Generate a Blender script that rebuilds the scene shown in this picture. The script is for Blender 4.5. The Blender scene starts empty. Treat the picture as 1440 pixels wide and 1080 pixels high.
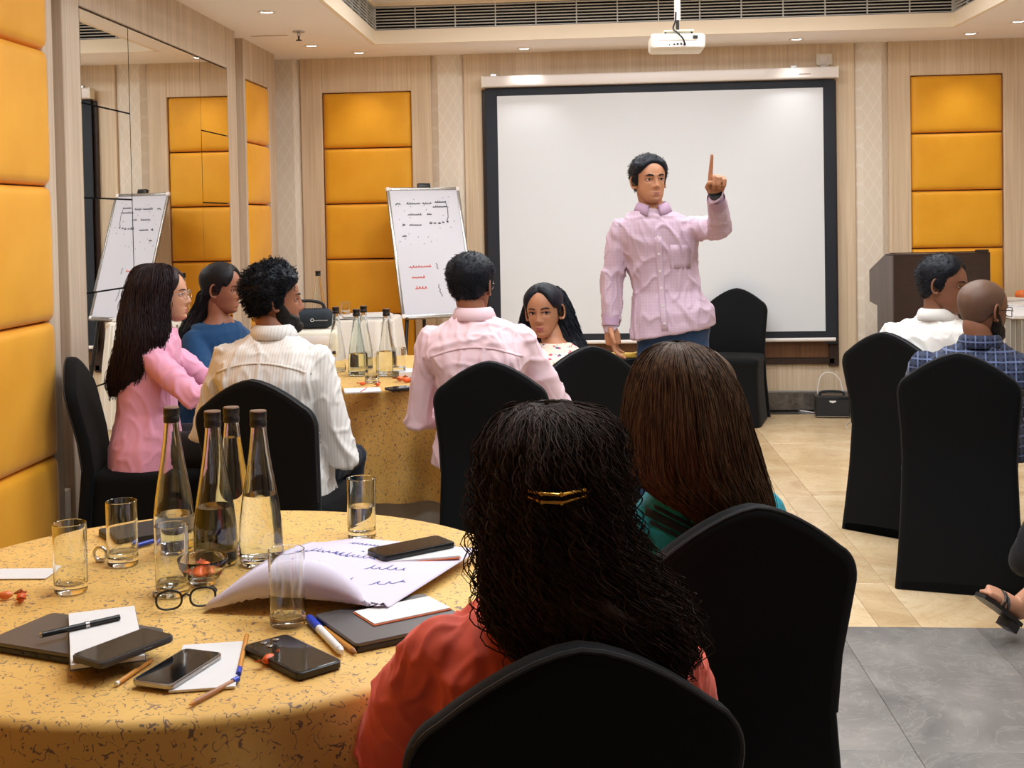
import bpy, bmesh, math, random
import numpy as np
from mathutils import Vector, Matrix, Euler, noise

random.seed(7)
RNG = np.random.default_rng(11)
SC = bpy.context.scene
COL = SC.collection
PI = math.pi

# ---------------------------------------------------------------- camera
F_PX, YAW, PITCH, ROLL, PX, PY, EYE = 1700.0, 0.0792622, 0.0278029, 0.0189306, 683.37, 356.03, 1.5
def cam_axes():
    cy, sy, cp, sp = math.cos(YAW), math.sin(YAW), math.cos(PITCH), math.sin(PITCH)
    f = Vector((-sy*cp, cy*cp, -sp)); r = Vector((cy, sy, 0)); d = f.cross(r)
    cr, sr = math.cos(ROLL), math.sin(ROLL)
    return cr*r + sr*d, -sr*r + cr*d, f
CR, CD, CF = cam_axes()
cam_data = bpy.data.cameras.new('camera'); cam = bpy.data.objects.new('camera', cam_data); COL.objects.link(cam)
cam_data.sensor_width = 36; cam_data.lens = F_PX/1440*36
cam_data.shift_x = (720-PX)/1440; cam_data.shift_y = (PY-540)/1440
cam_data.clip_start = 0.05
m = Matrix.Identity(4)
for i in range(3):
    m[i][0] = CR[i]; m[i][1] = -CD[i]; m[i][2] = -CF[i]
m[2][3] = EYE
cam.matrix_world = m
SC.camera = cam

def ray(x, y): return CR*((x-PX)/F_PX) + CD*((y-PY)/F_PX) + CF
def atY(x, y, Y):            # a point of the place seen at (x, y), at depth Y
    d = ray(x, y); d = d*(Y/d.y); return Vector((d.x, d.y, d.z+EYE))
def atZ(x, y, Z):            # ... at height Z
    d = ray(x, y); d = d*((Z-EYE)/d.z); return Vector((d.x, d.y, d.z+EYE))

# ---------------------------------------------------------------- world, exposure
w = bpy.data.worlds.new('world'); SC.world = w; w.use_nodes = True
w.node_tree.nodes['Background'].inputs[0].default_value = (1, .95, .9, 1)
w.node_tree.nodes['Background'].inputs[1].default_value = 0.3
SC.view_settings.view_transform = 'Standard'; SC.view_settings.look = 'None'
SC.view_settings.exposure = -0.08; SC.view_settings.gamma = 1.0; SC.view_settings.use_curve_mapping = False
SC.cycles.max_bounces = 10; SC.cycles.diffuse_bounces = 5; SC.cycles.glossy_bounces = 5; SC.cycles.transmission_bounces = 10
SC.cycles.sample_clamp_indirect = 4.0
WARM = (1.0, .98, .95)
FILL_W, SPOT_W = 17.5, 13.0

# ---------------------------------------------------------------- materials
def lin(c):
    return tuple(((v/255)/12.92 if v/255 <= .04045 else ((v/255+.055)/1.055)**2.4) for v in c)
class NT:
    def __init__(s, name):
        s.m = bpy.data.materials.new(name); s.m.use_nodes = True
        s.t = s.m.node_tree; s.b = s.t.nodes['Principled BSDF']
    def n(s, typ, **kw):
        nd = s.t.nodes.new(typ)
        for k, v in kw.items():
            if k in nd.inputs: nd.inputs[k].default_value = v
            else: setattr(nd, k, v)
        return nd
    def l(s, a, b): s.t.links.new(a, b)
    def coord(s, scale=(1, 1, 1), kind='Object', rot=(0, 0, 0)):
        tc = s.n('ShaderNodeTexCoord'); mp = s.n('ShaderNodeMapping')
        mp.inputs['Scale'].default_value = scale; mp.inputs['Rotation'].default_value = rot
        s.l(tc.outputs[kind], mp.inputs['Vector']); return mp.outputs[0]
    def noise(s, vec, scale, detail=3, rough=.5, dist=0):
        nd = s.n('ShaderNodeTexNoise'); nd.inputs['Scale'].default_value = scale; nd.inputs['Detail'].default_value = detail
        nd.inputs['Roughness'].default_value = rough; nd.inputs['Distortion'].default_value = dist
        s.l(vec, nd.inputs['Vector']); return nd.outputs[0]
    def ramp(s, fac, stops, interp='LINEAR'):
        r = s.n('ShaderNodeValToRGB'); r.color_ramp.interpolation = interp
        e = r.color_ramp.elements
        while len(e) < len(stops): e.new(.5)
        for k, (p, c) in enumerate(stops):
            e[k].position = p; e[k].color = tuple(c)+(1,) if len(c) == 3 else c
        s.l(fac, r.inputs[0]); return r.outputs[0]
    def mix(s, fac, a, b, typ='MIX'):
        nd = s.n('ShaderNodeMix', data_type='RGBA', blend_type=typ)
        for sock, v in ((nd.inputs[0], fac), (nd.inputs[6], a), (nd.inputs[7], b)):
            if hasattr(v, 'links'): s.l(v, sock)
            elif isinstance(v, (int, float)): sock.default_value = v
            else: sock.default_value = tuple(v)+(1,) if len(v) == 3 else v
        return nd.outputs[2]
    def math(s, op, a, b=0.0):
        nd = s.n('ShaderNodeMath', operation=op)
        for sock, v in ((nd.inputs[0], a), (nd.inputs[1], b)):
            if hasattr(v, 'links'): s.l(v, sock)
            else: sock.default_value = v
        return nd.outputs[0]
    def sep(s, vec):
        nd = s.n('ShaderNodeSeparateXYZ'); s.l(vec, nd.inputs[0]); return nd.outputs
    def bump(s, h, strength=.3, dist=.002):
        nd = s.n('ShaderNodeBump'); nd.inputs['Strength'].default_value = strength; nd.inputs['Distance'].default_value = dist
        s.l(h, nd.inputs['Height']); s.l(nd.outputs[0], s.b.inputs['Normal'])
    def col(s, c):
        if hasattr(c, 'links'): s.l(c, s.b.inputs['Base Color'])
        else: s.b.inputs['Base Color'].default_value = tuple(c)+(1,)
    def set(s, **kw):
        for k, v in kw.items():
            s.b.inputs[k.replace('_', ' ')].default_value = v
M = {}
def plain(name, rgb, rough=.5, metal=0.0, spec=.5, var=0.0, nscale=30, bump=0.0, bscale=200):
    t = NT(name); c = lin(rgb)
    v = t.coord()
    if var:
        n = t.noise(v, nscale, 4)
        t.col(t.ramp(n, [(.3, tuple(x*(1-var) for x in c)), (.7, tuple(min(1, x*(1+var)) for x in c))]))
    else: t.col(c)
    t.set(Roughness=rough, Metallic=metal, Specular_IOR_Level=spec)
    if bump: t.bump(t.noise(v, bscale, 3), bump, .001)
    M[name] = t.m; return t.m
def wood(name, a, b, scale=(60, 60, 1.2), rough=.42, spec=.4):
    t = NT(name); v = t.coord(scale)
    n1 = t.noise(v, 1.0, 4, .6, .3); n2 = t.noise(t.coord((14, 14, .5)), 1.0, 2)
    f = t.math('ADD', t.math('MULTIPLY', n1, .7), t.math('MULTIPLY', n2, .35))
    t.col(t.ramp(f, [(.3, lin(a)), (.75, lin(b))])); t.set(Roughness=rough, Specular_IOR_Level=spec)
    t.bump(n1, .06, .001); M[name] = t.m
wood('wall_wood', (200, 173, 142), (234, 214, 186))
wood('side_wood', (180, 159, 138), (220, 202, 180))
wood('dark_wood', (44, 31, 27), (60, 44, 38), (8, 60, 40), .35)
wood('brown_board', (84, 54, 36), (120, 82, 56), (50, 50, 2), .3)
wood('grey_wood', (84, 75, 70), (112, 101, 94), (60, 60, 2), .4)
def wallpaper():
    t = NT('wallpaper'); v = t.coord((1, 1, 1)); s = t.sep(v)
    xy = t.math('ADD', s[0], s[1])
    a = t.math('PINGPONG', t.math('ADD', t.math('MULTIPLY', xy, 12), t.math('MULTIPLY', s[2], 7)), .5)
    b = t.math('PINGPONG', t.math('SUBTRACT', t.math('MULTIPLY', xy, 12), t.math('MULTIPLY', s[2], 7)), .5)
    mn = t.math('MINIMUM', a, b)
    f = t.ramp(mn, [(.0, (0, 0, 0)), (.1, (1, 1, 1))])
    t.col(t.mix(f, lin((236, 226, 213)), lin((228, 215, 198)))); t.set(Roughness=.7)
    t.bump(t.noise(v, 300, 2), .2, .001); M['wallpaper'] = t.m
wallpaper()
def upholstery():
    t = NT('yellow_fabric'); v = t.coord()
    n = t.noise(v, 4, 3); c = t.ramp(n, [(.3, lin((232, 160, 24))), (.7, lin((242, 174, 38)))])
    t.col(c); t.set(Roughness=.55, Specular_IOR_Level=.35, Sheen_Weight=.15)
    t.bump(t.noise(v, 500, 2), .15, .001); M['yellow_fabric'] = t.m
upholstery()
def marble(name, cols, scale, rough, vein, crack=False):
    t = NT(name); v = t.coord(kind='Object'); tc = t.n('ShaderNodeNewGeometry')
    oi = t.n('ShaderNodeObjectInfo')
    p = t.n('ShaderNodeVectorMath', operation='ADD'); t.l(tc.outputs['Position'], p.inputs[0])
    cmb = t.n('ShaderNodeCombineXYZ'); t.l(t.math('MULTIPLY', oi.outputs['Random'], 7.0), cmb.inputs[0]); t.l(t.math('MULTIPLY', oi.outputs['Random'], 3.0), cmb.inputs[2])
    t.l(cmb.outputs[0], p.inputs[1])
    n1 = t.noise(p.outputs[0], scale, 6, .62, 1.2)
    base = t.ramp(n1, [(.28, lin(cols[0])), (.5, lin(cols[1])), (.72, lin(cols[2]))])
    n2 = t.noise(p.outputs[0], scale*2.3, 5, .6, 2.5)
    ve = t.ramp(t.math('ABSOLUTE', t.math('SUBTRACT', n2, .5)), [(0, (1, 1, 1)), (.025, (0, 0, 0))])
    t.col(t.mix(t.math('MULTIPLY', ve, .35), base, lin(vein)))
    t.set(Roughness=rough, Specular_IOR_Level=.5); M[name] = t.m
marble('cream_marble', ((206, 172, 128), (226, 198, 156), (238, 216, 180)), 1.6, .16, (188, 150, 104))
marble('cream_band', ((192, 160, 118), (212, 182, 140), (226, 200, 160)), 3, .16, (176, 140, 98))
marble('grey_marble', ((100, 96, 94), (130, 125, 121), (156, 150, 144)), 1.8, .32, (172, 166, 158))
marble('dark_marble', ((62, 56, 52), (88, 80, 74), (112, 104, 96)), 6, .2, (150, 140, 128))
plain('ceiling_paint', (250, 242, 238), .85, var=.01, nscale=3)
plain('ceiling_edge', (244, 228, 204), .8)
plain('grille_dark', (14, 16, 22), .7)
plain('grille_slat', (196, 196, 192), .45)
plain('mirror_edge', (20, 20, 22), .5)
t = NT('mirror_glass'); t.col((.93, .95, .93)); t.set(Metallic=1.0, Roughness=.0); M['mirror_glass'] = t.m
plain('screen_white', (222, 225, 230), .75, bump=.05, bscale=900)
plain('screen_black', (22, 28, 40), .65)
plain('white_metal', (238, 230, 226), .35)
plain('white_plastic', (232, 226, 210), .4)
plain('chrome', (200, 200, 200), .2, 1.0)
plain('black_plastic', (18, 18, 20), .4)
plain('rubber', (30, 30, 32), .7)
t = NT('black_cover'); v = t.coord(); t.col(lin((5, 7, 11))); t.set(Roughness=.8, Specular_IOR_Level=.2, Sheen_Weight=.03); t.bump(t.noise(v, 900, 2), .1, .0005); M['black_cover'] = t.m
plain('black_piping', (24, 25, 29), .6)
def emit(name, rgb, e):
    t = NT(name); t.col(rgb); t.set(Emission_Color=tuple(rgb)+(1,), Emission_Strength=e); M[name] = t.m
emit('lamp_glow', (1, .96, .9), 18)
emit('fill_glow', (.96, .98, 1), 4)

# ---------------------------------------------------------------- mesh helpers
def mesh_np(name, verts, quads, mats=None, fm=None, smooth=True, sharp=None):
    me = bpy.data.meshes.new(name)
    verts = np.asarray(verts, np.float32); quads = np.asarray(quads, np.int32)
    k = quads.shape[1]
    me.vertices.add(len(verts)); me.vertices.foreach_set('co', verts.ravel())
    me.loops.add(quads.size); me.loops.foreach_set('vertex_index', quads.ravel())
    me.polygons.add(len(quads)); me.polygons.foreach_set('loop_start', np.arange(0, quads.size, k, dtype=np.int32))
    if fm is not None: me.polygons.foreach_set('material_index', np.asarray(fm, np.int32))
    me.update(calc_edges=True); me.validate()
    fin(me, mats, smooth, sharp); return me
def fin(me, mats, smooth=True, sharp=None):
    for mm in (mats or []): me.materials.append(M[mm] if isinstance(mm, str) else mm)
    if smooth: me.shade_smooth()
    if sharp is not None: me.set_sharp_from_angle(angle=math.radians(sharp))
class MB:
    def __init__(s): s.v = []; s.f = []; s.m = []; s.cur = 0
    def mat(s, i): s.cur = i; return s
    def add(s, vs, fs):
        o = len(s.v); s.v += [tuple(p) for p in vs]; s.f += [tuple(i+o for i in f) for f in fs]; s.m += [s.cur]*len(fs); return s
    def box(s, c, d, rot=None):
        x, y, z = d[0]/2, d[1]/2, d[2]/2
        vs = [Vector((i*x, j*y, k*z)) for k in (-1, 1) for j in (-1, 1) for i in (-1, 1)]
        if rot is not None: vs = [rot @ p for p in vs]
        vs = [p+Vector(c) for p in vs]
        return s.add(vs, [(0, 2, 3, 1), (4, 5, 7, 6), (0, 1, 5, 4), (2, 6, 7, 3), (0, 4, 6, 2), (1, 3, 7, 5)])
    def rbox(s, c, d, r=.01, seg=2, rot=None):
        bm = bmesh.new(); bmesh.ops.create_cube(bm, size=1)
        for vv in bm.verts: vv.co = Vector((vv.co.x*d[0], vv.co.y*d[1], vv.co.z*d[2]))
        bmesh.ops.bevel(bm, geom=bm.edges[:], offset=r, segments=seg, affect='EDGES', profile=.5)
        bm.verts.index_update()
        vs = [vv.co.copy() for vv in bm.verts]
        if rot is not None: vs = [rot @ p for p in vs]
        vs = [p+Vector(c) for p in vs]; fs = [[vv.index for vv in f.verts] for f in bm.faces]; bm.free()
        return s.add(vs, fs)
    def slabpoly(s, poly, z0, z1, inset=0):      # prism of a polygon (x, y)
        n = len(poly); vs = [(x, y, z0) for x, y in poly]+[(x, y, z1) for x, y in poly]
        return s.add(vs, [tuple(range(n-1, -1, -1)), tuple(range(n, 2*n))]+[(i, (i+1) % n, n+(i+1) % n, n+i) for i in range(n)])
    def lathe(s, prof, c=(0, 0, 0), n=32, cap=True):
        c = Vector(c); vs = []; fs = []
        for (r, z) in prof:
            for k in range(n):
                a = 2*PI*k/n; vs.append(c+Vector((r*math.cos(a), r*math.sin(a), z)))
        for i in range(len(prof)-1):
            for k in range(n):
                fs.append((i*n+k, i*n+(k+1) % n, (i+1)*n+(k+1) % n, (i+1)*n+k))
        if cap:
            fs.append(tuple(range(n-1, -1, -1))); fs.append(tuple((len(prof)-1)*n+k for k in range(n)))
        return s.add(vs, fs)
    def tube(s, pts, r, n=8, cap=True):
        pts = [Vector(p) for p in pts]; K = len(pts); rr = r if hasattr(r, '__len__') else [r]*K
        vs = []; fs = []; up = None
        for i in range(K):
            t = (pts[min(i+1, K-1)]-pts[max(i-1, 0)]).normalized()
            if up is None: up = t.orthogonal().normalized()
            up = (up-t*up.dot(t)).normalized(); sd = t.cross(up)
            for k in range(n):
                a = 2*PI*k/n; vs.append(pts[i]+(up*math.cos(a)+sd*math.sin(a))*rr[i])
        for i in range(K-1):
            for k in range(n): fs.append((i*n+k, i*n+(k+1) % n, (i+1)*n+(k+1) % n, (i+1)*n+k))
        if cap: fs.append(tuple(range(n-1, -1, -1))); fs.append(tuple((K-1)*n+k for k in range(n)))
        return s.add(vs, fs)
    def ball(s, c, r, n=12, sc=(1, 1, 1)):
        c = Vector(c); vs = []; fs = []; mrow = n//2+1
        for i in range(mrow):
            ph = -PI/2+PI*i/(mrow-1)
            for k in range(n):
                a = 2*PI*k/n; vs.append(c+Vector((r*sc[0]*math.cos(ph)*math.cos(a), r*sc[1]*math.cos(ph)*math.sin(a), r*sc[2]*math.sin(ph))))
        for i in range(mrow-1):
            for k in range(n): fs.append((i*n+k, i*n+(k+1) % n, (i+1)*n+(k+1) % n, (i+1)*n+k))
        return s.add(vs, fs)
    def mesh(s, name, mats, smooth=False, sharp=35):
        me = bpy.data.meshes.new(name); me.from_pydata(s.v, [], s.f)
        for p, i in zip(me.polygons, s.m): p.material_index = i
        me.update(); fin(me, mats, smooth, sharp if smooth else None); return me
def spline(pts, n=6):
    P = [Vector(p) for p in pts]; P = [P[0]*2-P[1]]+P+[P[-1]*2-P[-2]]; out = []
    for i in range(1, len(P)-2):
        for k in range(n):
            t = k/n; a, b, c, d = P[i-1:i+3]
            out.append(.5*((2*b)+(c-a)*t+(2*a-5*b+4*c-d)*t*t+(3*b-a-3*c+d)*t**3))
    return out+[P[-2]]
def link(name, me, parent=None, loc=None, rot=None):
    o = bpy.data.objects.new(name, me); COL.objects.link(o); o.parent = parent
    if loc is not None: o.location = loc
    if rot is not None: o.rotation_euler = rot
    return o
def mo(name, mb, mats, parent=None, loc=None, rot=None, smooth=False, sharp=35):
    return link(name, mb.mesh(name, [mats] if isinstance(mats, str) else mats, smooth, sharp), parent, loc, rot)
def tag(o, label, cat, group=None):
    o['label'] = label; o['category'] = cat
    if group: o['group'] = group
    return o
def thing(name, label, cat, loc=(0, 0, 0), rotz=0.0, group=None):
    o = bpy.data.objects.new(name, None); COL.objects.link(o); o.location = loc; o.rotation_euler = (0, 0, rotz)
    o.empty_display_size = .1
    return tag(o, label, cat, group)
def struct(o): o['kind'] = 'structure'; return o
def copy_tree(o, parent=None):
    c = o.copy(); COL.objects.link(c); c.parent = parent
    for ch in o.children: copy_tree(ch, c)
    return c

# ---------------------------------------------------------------- room shell
WY, CZ, LX, RX, NY = 9.316, 2.776, -2.27, 3.95, -2.6
FY = 4.432                                     # where the cream marble meets the grey
floor = struct(mo('floor', MB().box((.75, 3.4, -.06), (7.4, 12.6, .1)), 'cream_band'))
tile_me = {}
def tile(mat, x0, x1, y0, y1, gap=.0008):
    w_, d_ = round(x1-x0-2*gap, 4), round(y1-y0-2*gap, 4)
    if (mat, w_, d_) not in tile_me:
        tile_me[(mat, w_, d_)] = MB().rbox((0, 0, -.005), (w_, d_, .01), .0012, 1).mesh('floor_tile', [mat])
    link('floor_tile', tile_me[(mat, w_, d_)], floor, ((x0+x1)/2, (y0+y1)/2, 0))
# cream field: bays of large slabs framed by bands, as the joints in the photo run
xs = [-2.7, -1.9, -1.1, -.3, .5, 1.05, 1.2, 2.0, 2.8, 3.6, 4.1]
ys = [FY, 4.95, 5.75, 6.5, 6.62, 7.3, 8.0, 8.7, WY-.16]
for i in range(len(xs)-1):
    for j in range(len(ys)-1):
        band = (xs[i+1]-xs[i] < .2) or (ys[j+1]-ys[j] < .2)
        tile('cream_band' if band else 'cream_marble', xs[i], xs[i+1], ys[j], ys[j+1])
tile('dark_marble', -2.7, 4.1, WY-.16, WY+.02)
gx = [-2.7, -1.5, -.3, .9, 1.39, 2.9, 4.1]
gy = [NY-.2, -1.2, 0, 1.2, 2.4, 3.4, FY]
for i in range(len(gx)-1):
    for j in range(len(gy)-1): tile('grey_marble', gx[i], gx[i+1], gy[j], gy[j+1], .0006)

# back wall
wall = struct(mo('wall_back', MB().box((.75, WY+.2, 1.5), (7.4, .2, 3.2)), 'wall_wood'))
def wall_bit(name, x0, x1, z0, z1, mat, y0=WY, d=.12, r=.004):
    return mo(name, MB().rbox(((x0+x1)/2, y0+d/2, (z0+z1)/2), (x1-x0, d, z1-z0), r, 1), mat, wall)
# wood veneer frames around the two columns of upholstered panels, papered pilasters between them
def pillow(w_, h_, d_=.05):
    key = ('pillow', round(w_, 3), round(h_, 3))
    if key in tile_me: return tile_me[key]
    nx = 18; nz = 18; vs = []; fs = []
    def g(u): u = abs(u); return (1-u**26)**.5 if u < 1 else 0
    for j in range(nz+1):
        for i in range(nx+1):
            u = math.sin((-1+2*i/nx)*PI/2); v = math.sin((-1+2*j/nz)*PI/2)
            vs.append((u*w_/2, -d_*(g(u)*g(v))-.012*(1-u*u)*(1-v*v), v*h_/2))
    for j in range(nz):
        for i in range(nx): a = j*(nx+1)+i; fs.append((a, a+1, a+nx+2, a+nx+1))
    mb = MB().add(vs, fs)
    o = len(mb.v); vs2 = [(sx*w_/2, .02, sz*h_/2) for sz in (-1, 1) for sx in (-1, 1)]
    mb.add(vs2, [(0, 2, 3, 1)])
    tile_me[key] = mb.mesh('upholstered_panel', ['yellow_fabric'], True, 60); return tile_me[key]
def panel_column(x0, x1, ztop, pitch, n):
    for k in range(n):
        link('upholstered_panel', pillow(x1-x0-.006, pitch-.006), wall, ((x0+x1)/2, WY+.045, ztop-pitch*(k+.5)))
def framed_bay(x0, x1, px0, px1, ztop, pitch, n):
    zb = ztop-pitch*n
    wall_bit('veneer_panel', x0, px0, .14, CZ+.01, 'wall_wood'); wall_bit('veneer_panel', px1, x1, .14, CZ+.01, 'wall_wood')
    wall_bit('veneer_panel', px0, px1, ztop, CZ+.01, 'wall_wood'); wall_bit('veneer_panel', px0, px1, .14, zb, 'wall_wood')
    mo('panel_recess', MB().box(((px0+px1)/2, WY+.09, (zb+ztop)/2), (px1-px0, .04, ztop-zb)), 'grille_dark', wall)
    panel_column(px0, px1, ztop, pitch, n)
framed_bay(-2.169, -1.143, -2.0, -1.3, 2.508, .4325, 5)
framed_bay(2.315, 3.36, 2.475, 3.152, 2.518, .4325, 5)
wall_bit('veneer_panel', -.889, 2.064, .14, CZ+.01, 'wall_wood')
wall_bit('veneer_panel', 3.62, 4.3, .14, CZ+.01, 'wall_wood')
for x0, x1 in ((-2.75, -2.169), (-1.143, -.889), (2.064, 2.315), (3.36, 3.62)):
    mb = MB()      # shallow papered pilaster with canted sides
    w_ = x1-x0; c = .055
    mb.slabpoly([(x0, WY+.1), (x0, WY+.03), (x0+c, WY-.012), (x1-c, WY-.012), (x1, WY+.03), (x1, WY+.1)], .14, CZ+.01)
    mo('papered_pilaster', mb, 'wallpaper', wall)
bb = struct(mo('baseboard_back', MB().rbox((.75, WY-.012, .075), (7.2, .05, .13), .004, 1), 'dark_marble'))
mo('skirting_cap', MB().rbox((.75, WY-.01, .148), (7.2, .04, .014), .003, 1), 'grey_marble', bb)

# left wall: upholstered bay nearest the camera, veneered mirror bay, upholstered pier
lw = struct(mo('wall_left', MB().box((LX-.25, 3.5, 1.5), (.2, 12.4, 3.2)), 'side_wood'))
def lbit(name, y0, y1, z0, z1, mat, x=LX, d=.15):
    return mo(name, MB().rbox((x-d/2, (y0+y1)/2, (z0+z1)/2), (d, y1-y0, z1-z0), .004, 1), mat, lw)
lbit('veneer_panel', 4.945, 5.05, 0, CZ+.01, 'side_wood', LX+.02)          # stile beside the upholstery
lbit('veneer_panel', 5.05, 5.2, .34, CZ+.01, 'side_wood', LX-.075, .08)    # recessed groove
lbit('plinth', 5.05, 5.2, 0, .34, 'side_wood', LX-.02)
lbit('veneer_panel', 5.2, 5.385, 0, CZ+.01, 'side_wood'); lbit('veneer_panel', 7.71, 7.89, 0, CZ+.01, 'side_wood')
lbit('veneer_panel', 5.385, 7.71, 2.512, CZ+.01, 'side_wood'); lbit('veneer_panel', 5.385, 7.71, 0, .31, 'side_wood')
lbit('veneer_panel', 5.385, 7.71, .31, 2.512, 'grille_dark', LX-.02, .1)
lbit('veneer_panel', 7.89, 8.18, 0, CZ+.01, 'side_wood', LX-.08, .08)
PXL = LX-.025
for (y0, y1, z0, z1) in ((8.18, 8.22, 0, CZ+.01), (8.84, 9.03, 0, CZ+.01), (8.22, 8.84, 2.505, CZ+.01), (8.22, 8.84, 0, .34)):
    lbit('veneer_panel', y0, y1, z0, z1, 'side_wood', PXL, .3 if y0 in (8.18, 8.84) else .15)
lbit('panel_recess', 8.22, 8.84, .34, 2.505, 'grille_dark', PXL-.06, .05)
for k in range(5):
    link('upholstered_panel', pillow(.614, .427), lw, (PXL-.045, 8.53, 2.505-.433*(k+.5)), (0, 0, PI/2))
for j in range(10):                            # near bay: stacked cushions, two metres and more towards the camera
    y1 = 4.945-j*.75
    for k in range(5):
        zt = 2.815-.57*k
        link('upholstered_panel', pillow(.746, .566), lw, (LX-.045+.05, y1-.375, zt-.285), (0, 0, PI/2))
lbit('baseboard_left', -2.6, 4.945, 0, .03, 'dark_marble', LX+.01)

mirror = thing('wall_mirror', 'large wall mirror of nine panes with dark joints on the wood veneered side wall', 'mirror', (LX, 5.39, 0))
def pane(y0, y1, z0, z1):
    tilt = random.uniform(-.0012, .0012)
    mo('mirror_pane', MB().box((-.006, (y0+y1)/2-5.39, (z0+z1)/2), (.006, y1-y0-.008, z1-z0-.008)), 'mirror_glass', mirror, None, (0, 0, tilt))
zs = [2.505, 2.07, 1.635, 1.195, .755, .32]
for y0, y1 in ((5.39, 5.985), (7.135, 7.7)):
    for k in range(5): pane(y0, y1, zs[k+1], zs[k])
pane(5.985, 7.135, .32, 2.505)
mirror['label'] = 'large wall mirror of several panes with dark joints on the wood veneered side wall'

# right wall and wall behind the camera (out of frame, they close the room)
struct(mo('wall_right', MB().box((RX+.1, 3.4, 1.5), (.2, 12.4, 3.2)), 'side_wood'))
struct(mo('wall_front', MB().box((.75, NY-.1, 1.5), (7.4, .2, 3.2)), 'wall_wood'))

# ceiling with a raised tray, linear air grilles on its upstand
TX0, TX1, TY0, TY1, TZ = -1.465, 2.6, 1.2, 8.66, 3.07
ceil = struct(mo('ceiling', MB().box((.75, (TY1+WY+.3)/2, CZ+.05), (7.4, WY+.3-TY1, .1)), 'ceiling_paint'))
mo('ceiling_border', MB().box((.75, (NY-.3+TY0)/2, CZ+.05), (7.4, TY0-NY+.3, .1)), 'ceiling_paint', ceil)
mo('ceiling_border', MB().box(((LX-.4+TX0)/2, (TY0+TY1)/2, CZ+.05), (TX0-LX+.4, TY1-TY0, .1)), 'ceiling_paint', ceil)
mo('ceiling_border', MB().box(((RX+.3+TX1)/2, (TY0+TY1)/2, CZ+.05), (RX+.3-TX1, TY1-TY0, .1)), 'ceiling_paint', ceil)
mo('tray_ceiling', MB().box(((TX0+TX1)/2, (TY0+TY1)/2, TZ+.05), (TX1-TX0+.5, TY1-TY0+.5, .1)), 'ceiling_paint', ceil)
for (x0, x1, y0, y1) in ((TX0-.02, TX1+.02, TY1-.008, TY1+.02), (TX0-.02, TX0+.008, TY0, TY1), (TX1-.008, TX1+.02, TY0, TY1), (TX0, TX1, TY0-.02, TY0+.008)):
    mo('tray_upstand', MB().box(((x0+x1)/2, (y0+y1)/2, CZ+.048), (x1-x0, y1-y0, .098)), 'ceiling_edge', ceil)
    mo('tray_upstand', MB().box(((x0+x1)/2, (y0+y1)/2, CZ+.285), (x1-x0, y1-y0, .03)), 'ceiling_edge', ceil)
def grille(name, label, L, loc, rz):
    g = thing(name, label, 'air vent', loc, rz)
    mo('backing', MB().box((0, .06, 0), (L, .02, .175)), 'grille_dark', g)
    sm = MB().rbox((0, .012, 0), (L, .02, .0075), .002, 1).mesh('slat', ['grille_slat'])
    for k in range(8): link('slat', sm, g, (0, 0, -.0765+.153*k/7))
    n = int(L/.275); dm = MB().box((0, .004, 0), (.008, .012, .172)).mesh('divider', ['grille_slat'])
    for k in range(n+1): link('divider', dm, g, (-L/2+.01+(L-.02)*k/n, 0, 0))
grille('air_grille', 'long dark linear air grille on the ceiling tray above the projection screen', TX1-TX0, ((TX0+TX1)/2, TY1, CZ+.184), 0)
grille('air_grille', 'dark linear air grille on the ceiling tray side nearest the mirror', TY1-TY0, (TX0, (TY0+TY1)/2, CZ+.184), PI/2)
grille('air_grille', 'dark linear air grille on the ceiling tray side above the lectern', TY1-TY0, (TX1, (TY0+TY1)/2, CZ+.184), -PI/2)

# ---------------------------------------------------------------- ceiling lights and added fill panels
ring_me = MB().lathe([(.036, -.004), (.054, -.006), (.058, -.001), (.058, 0), (.036, .0)], n=28, cap=False).mesh('trim_ring', ['white_metal'], True)
lamp_me = MB().lathe([(.001, .004), (.03, .004), (.036, -.001)], n=24, cap=False).mesh('lamp', ['lamp_glow'], True)
def downlight(x, y, label, energy=SPOT_W, size=95, z=CZ, group=None):
    d = thing('recessed_downlight', label, 'ceiling light', (x, y, z-.0005), 0, group)
    link('trim_ring', ring_me, d); link('lamp', lamp_me, d)
    l = bpy.data.lights.new('bulb', 'SPOT'); l.energy = energy; l.color = WARM; l.spot_size = math.radians(size); l.spot_blend = .9; l.shadow_soft_size = .04
    link('bulb', l, d, (0, 0, -.012))
for (x, y, lb, e) in ((-1.916, 8.617, 'recessed ceiling downlight beside the sprinkler, nearer the mirror corner', 1),
                   (-1.65, 9.046, 'recessed ceiling downlight right above the yellow panels behind the flip chart', 1),
                   (-.406, 9.089, 'recessed ceiling downlight above the left end of the projection screen', 1.0),
                   (1.59, 9.035, 'recessed ceiling downlight above the right end of the projection screen', 1.0),
                   (2.822, 9.013, 'recessed ceiling downlight above the yellow panels behind the lectern', 1.2),
                   (2.978, 8.505, 'recessed ceiling downlight at the right edge of the photo, off the tray corner', 1)):
    downlight(x, y, lb, SPOT_W*e)
for y in (1.0, 2.6, 4.2, 5.8, 7.2):
    for x in (-1.87, 3.1):
        downlight(x, y, 'recessed ceiling downlight in the border beside the tray, out of the frame', SPOT_W, group='downlights along the tray')
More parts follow.
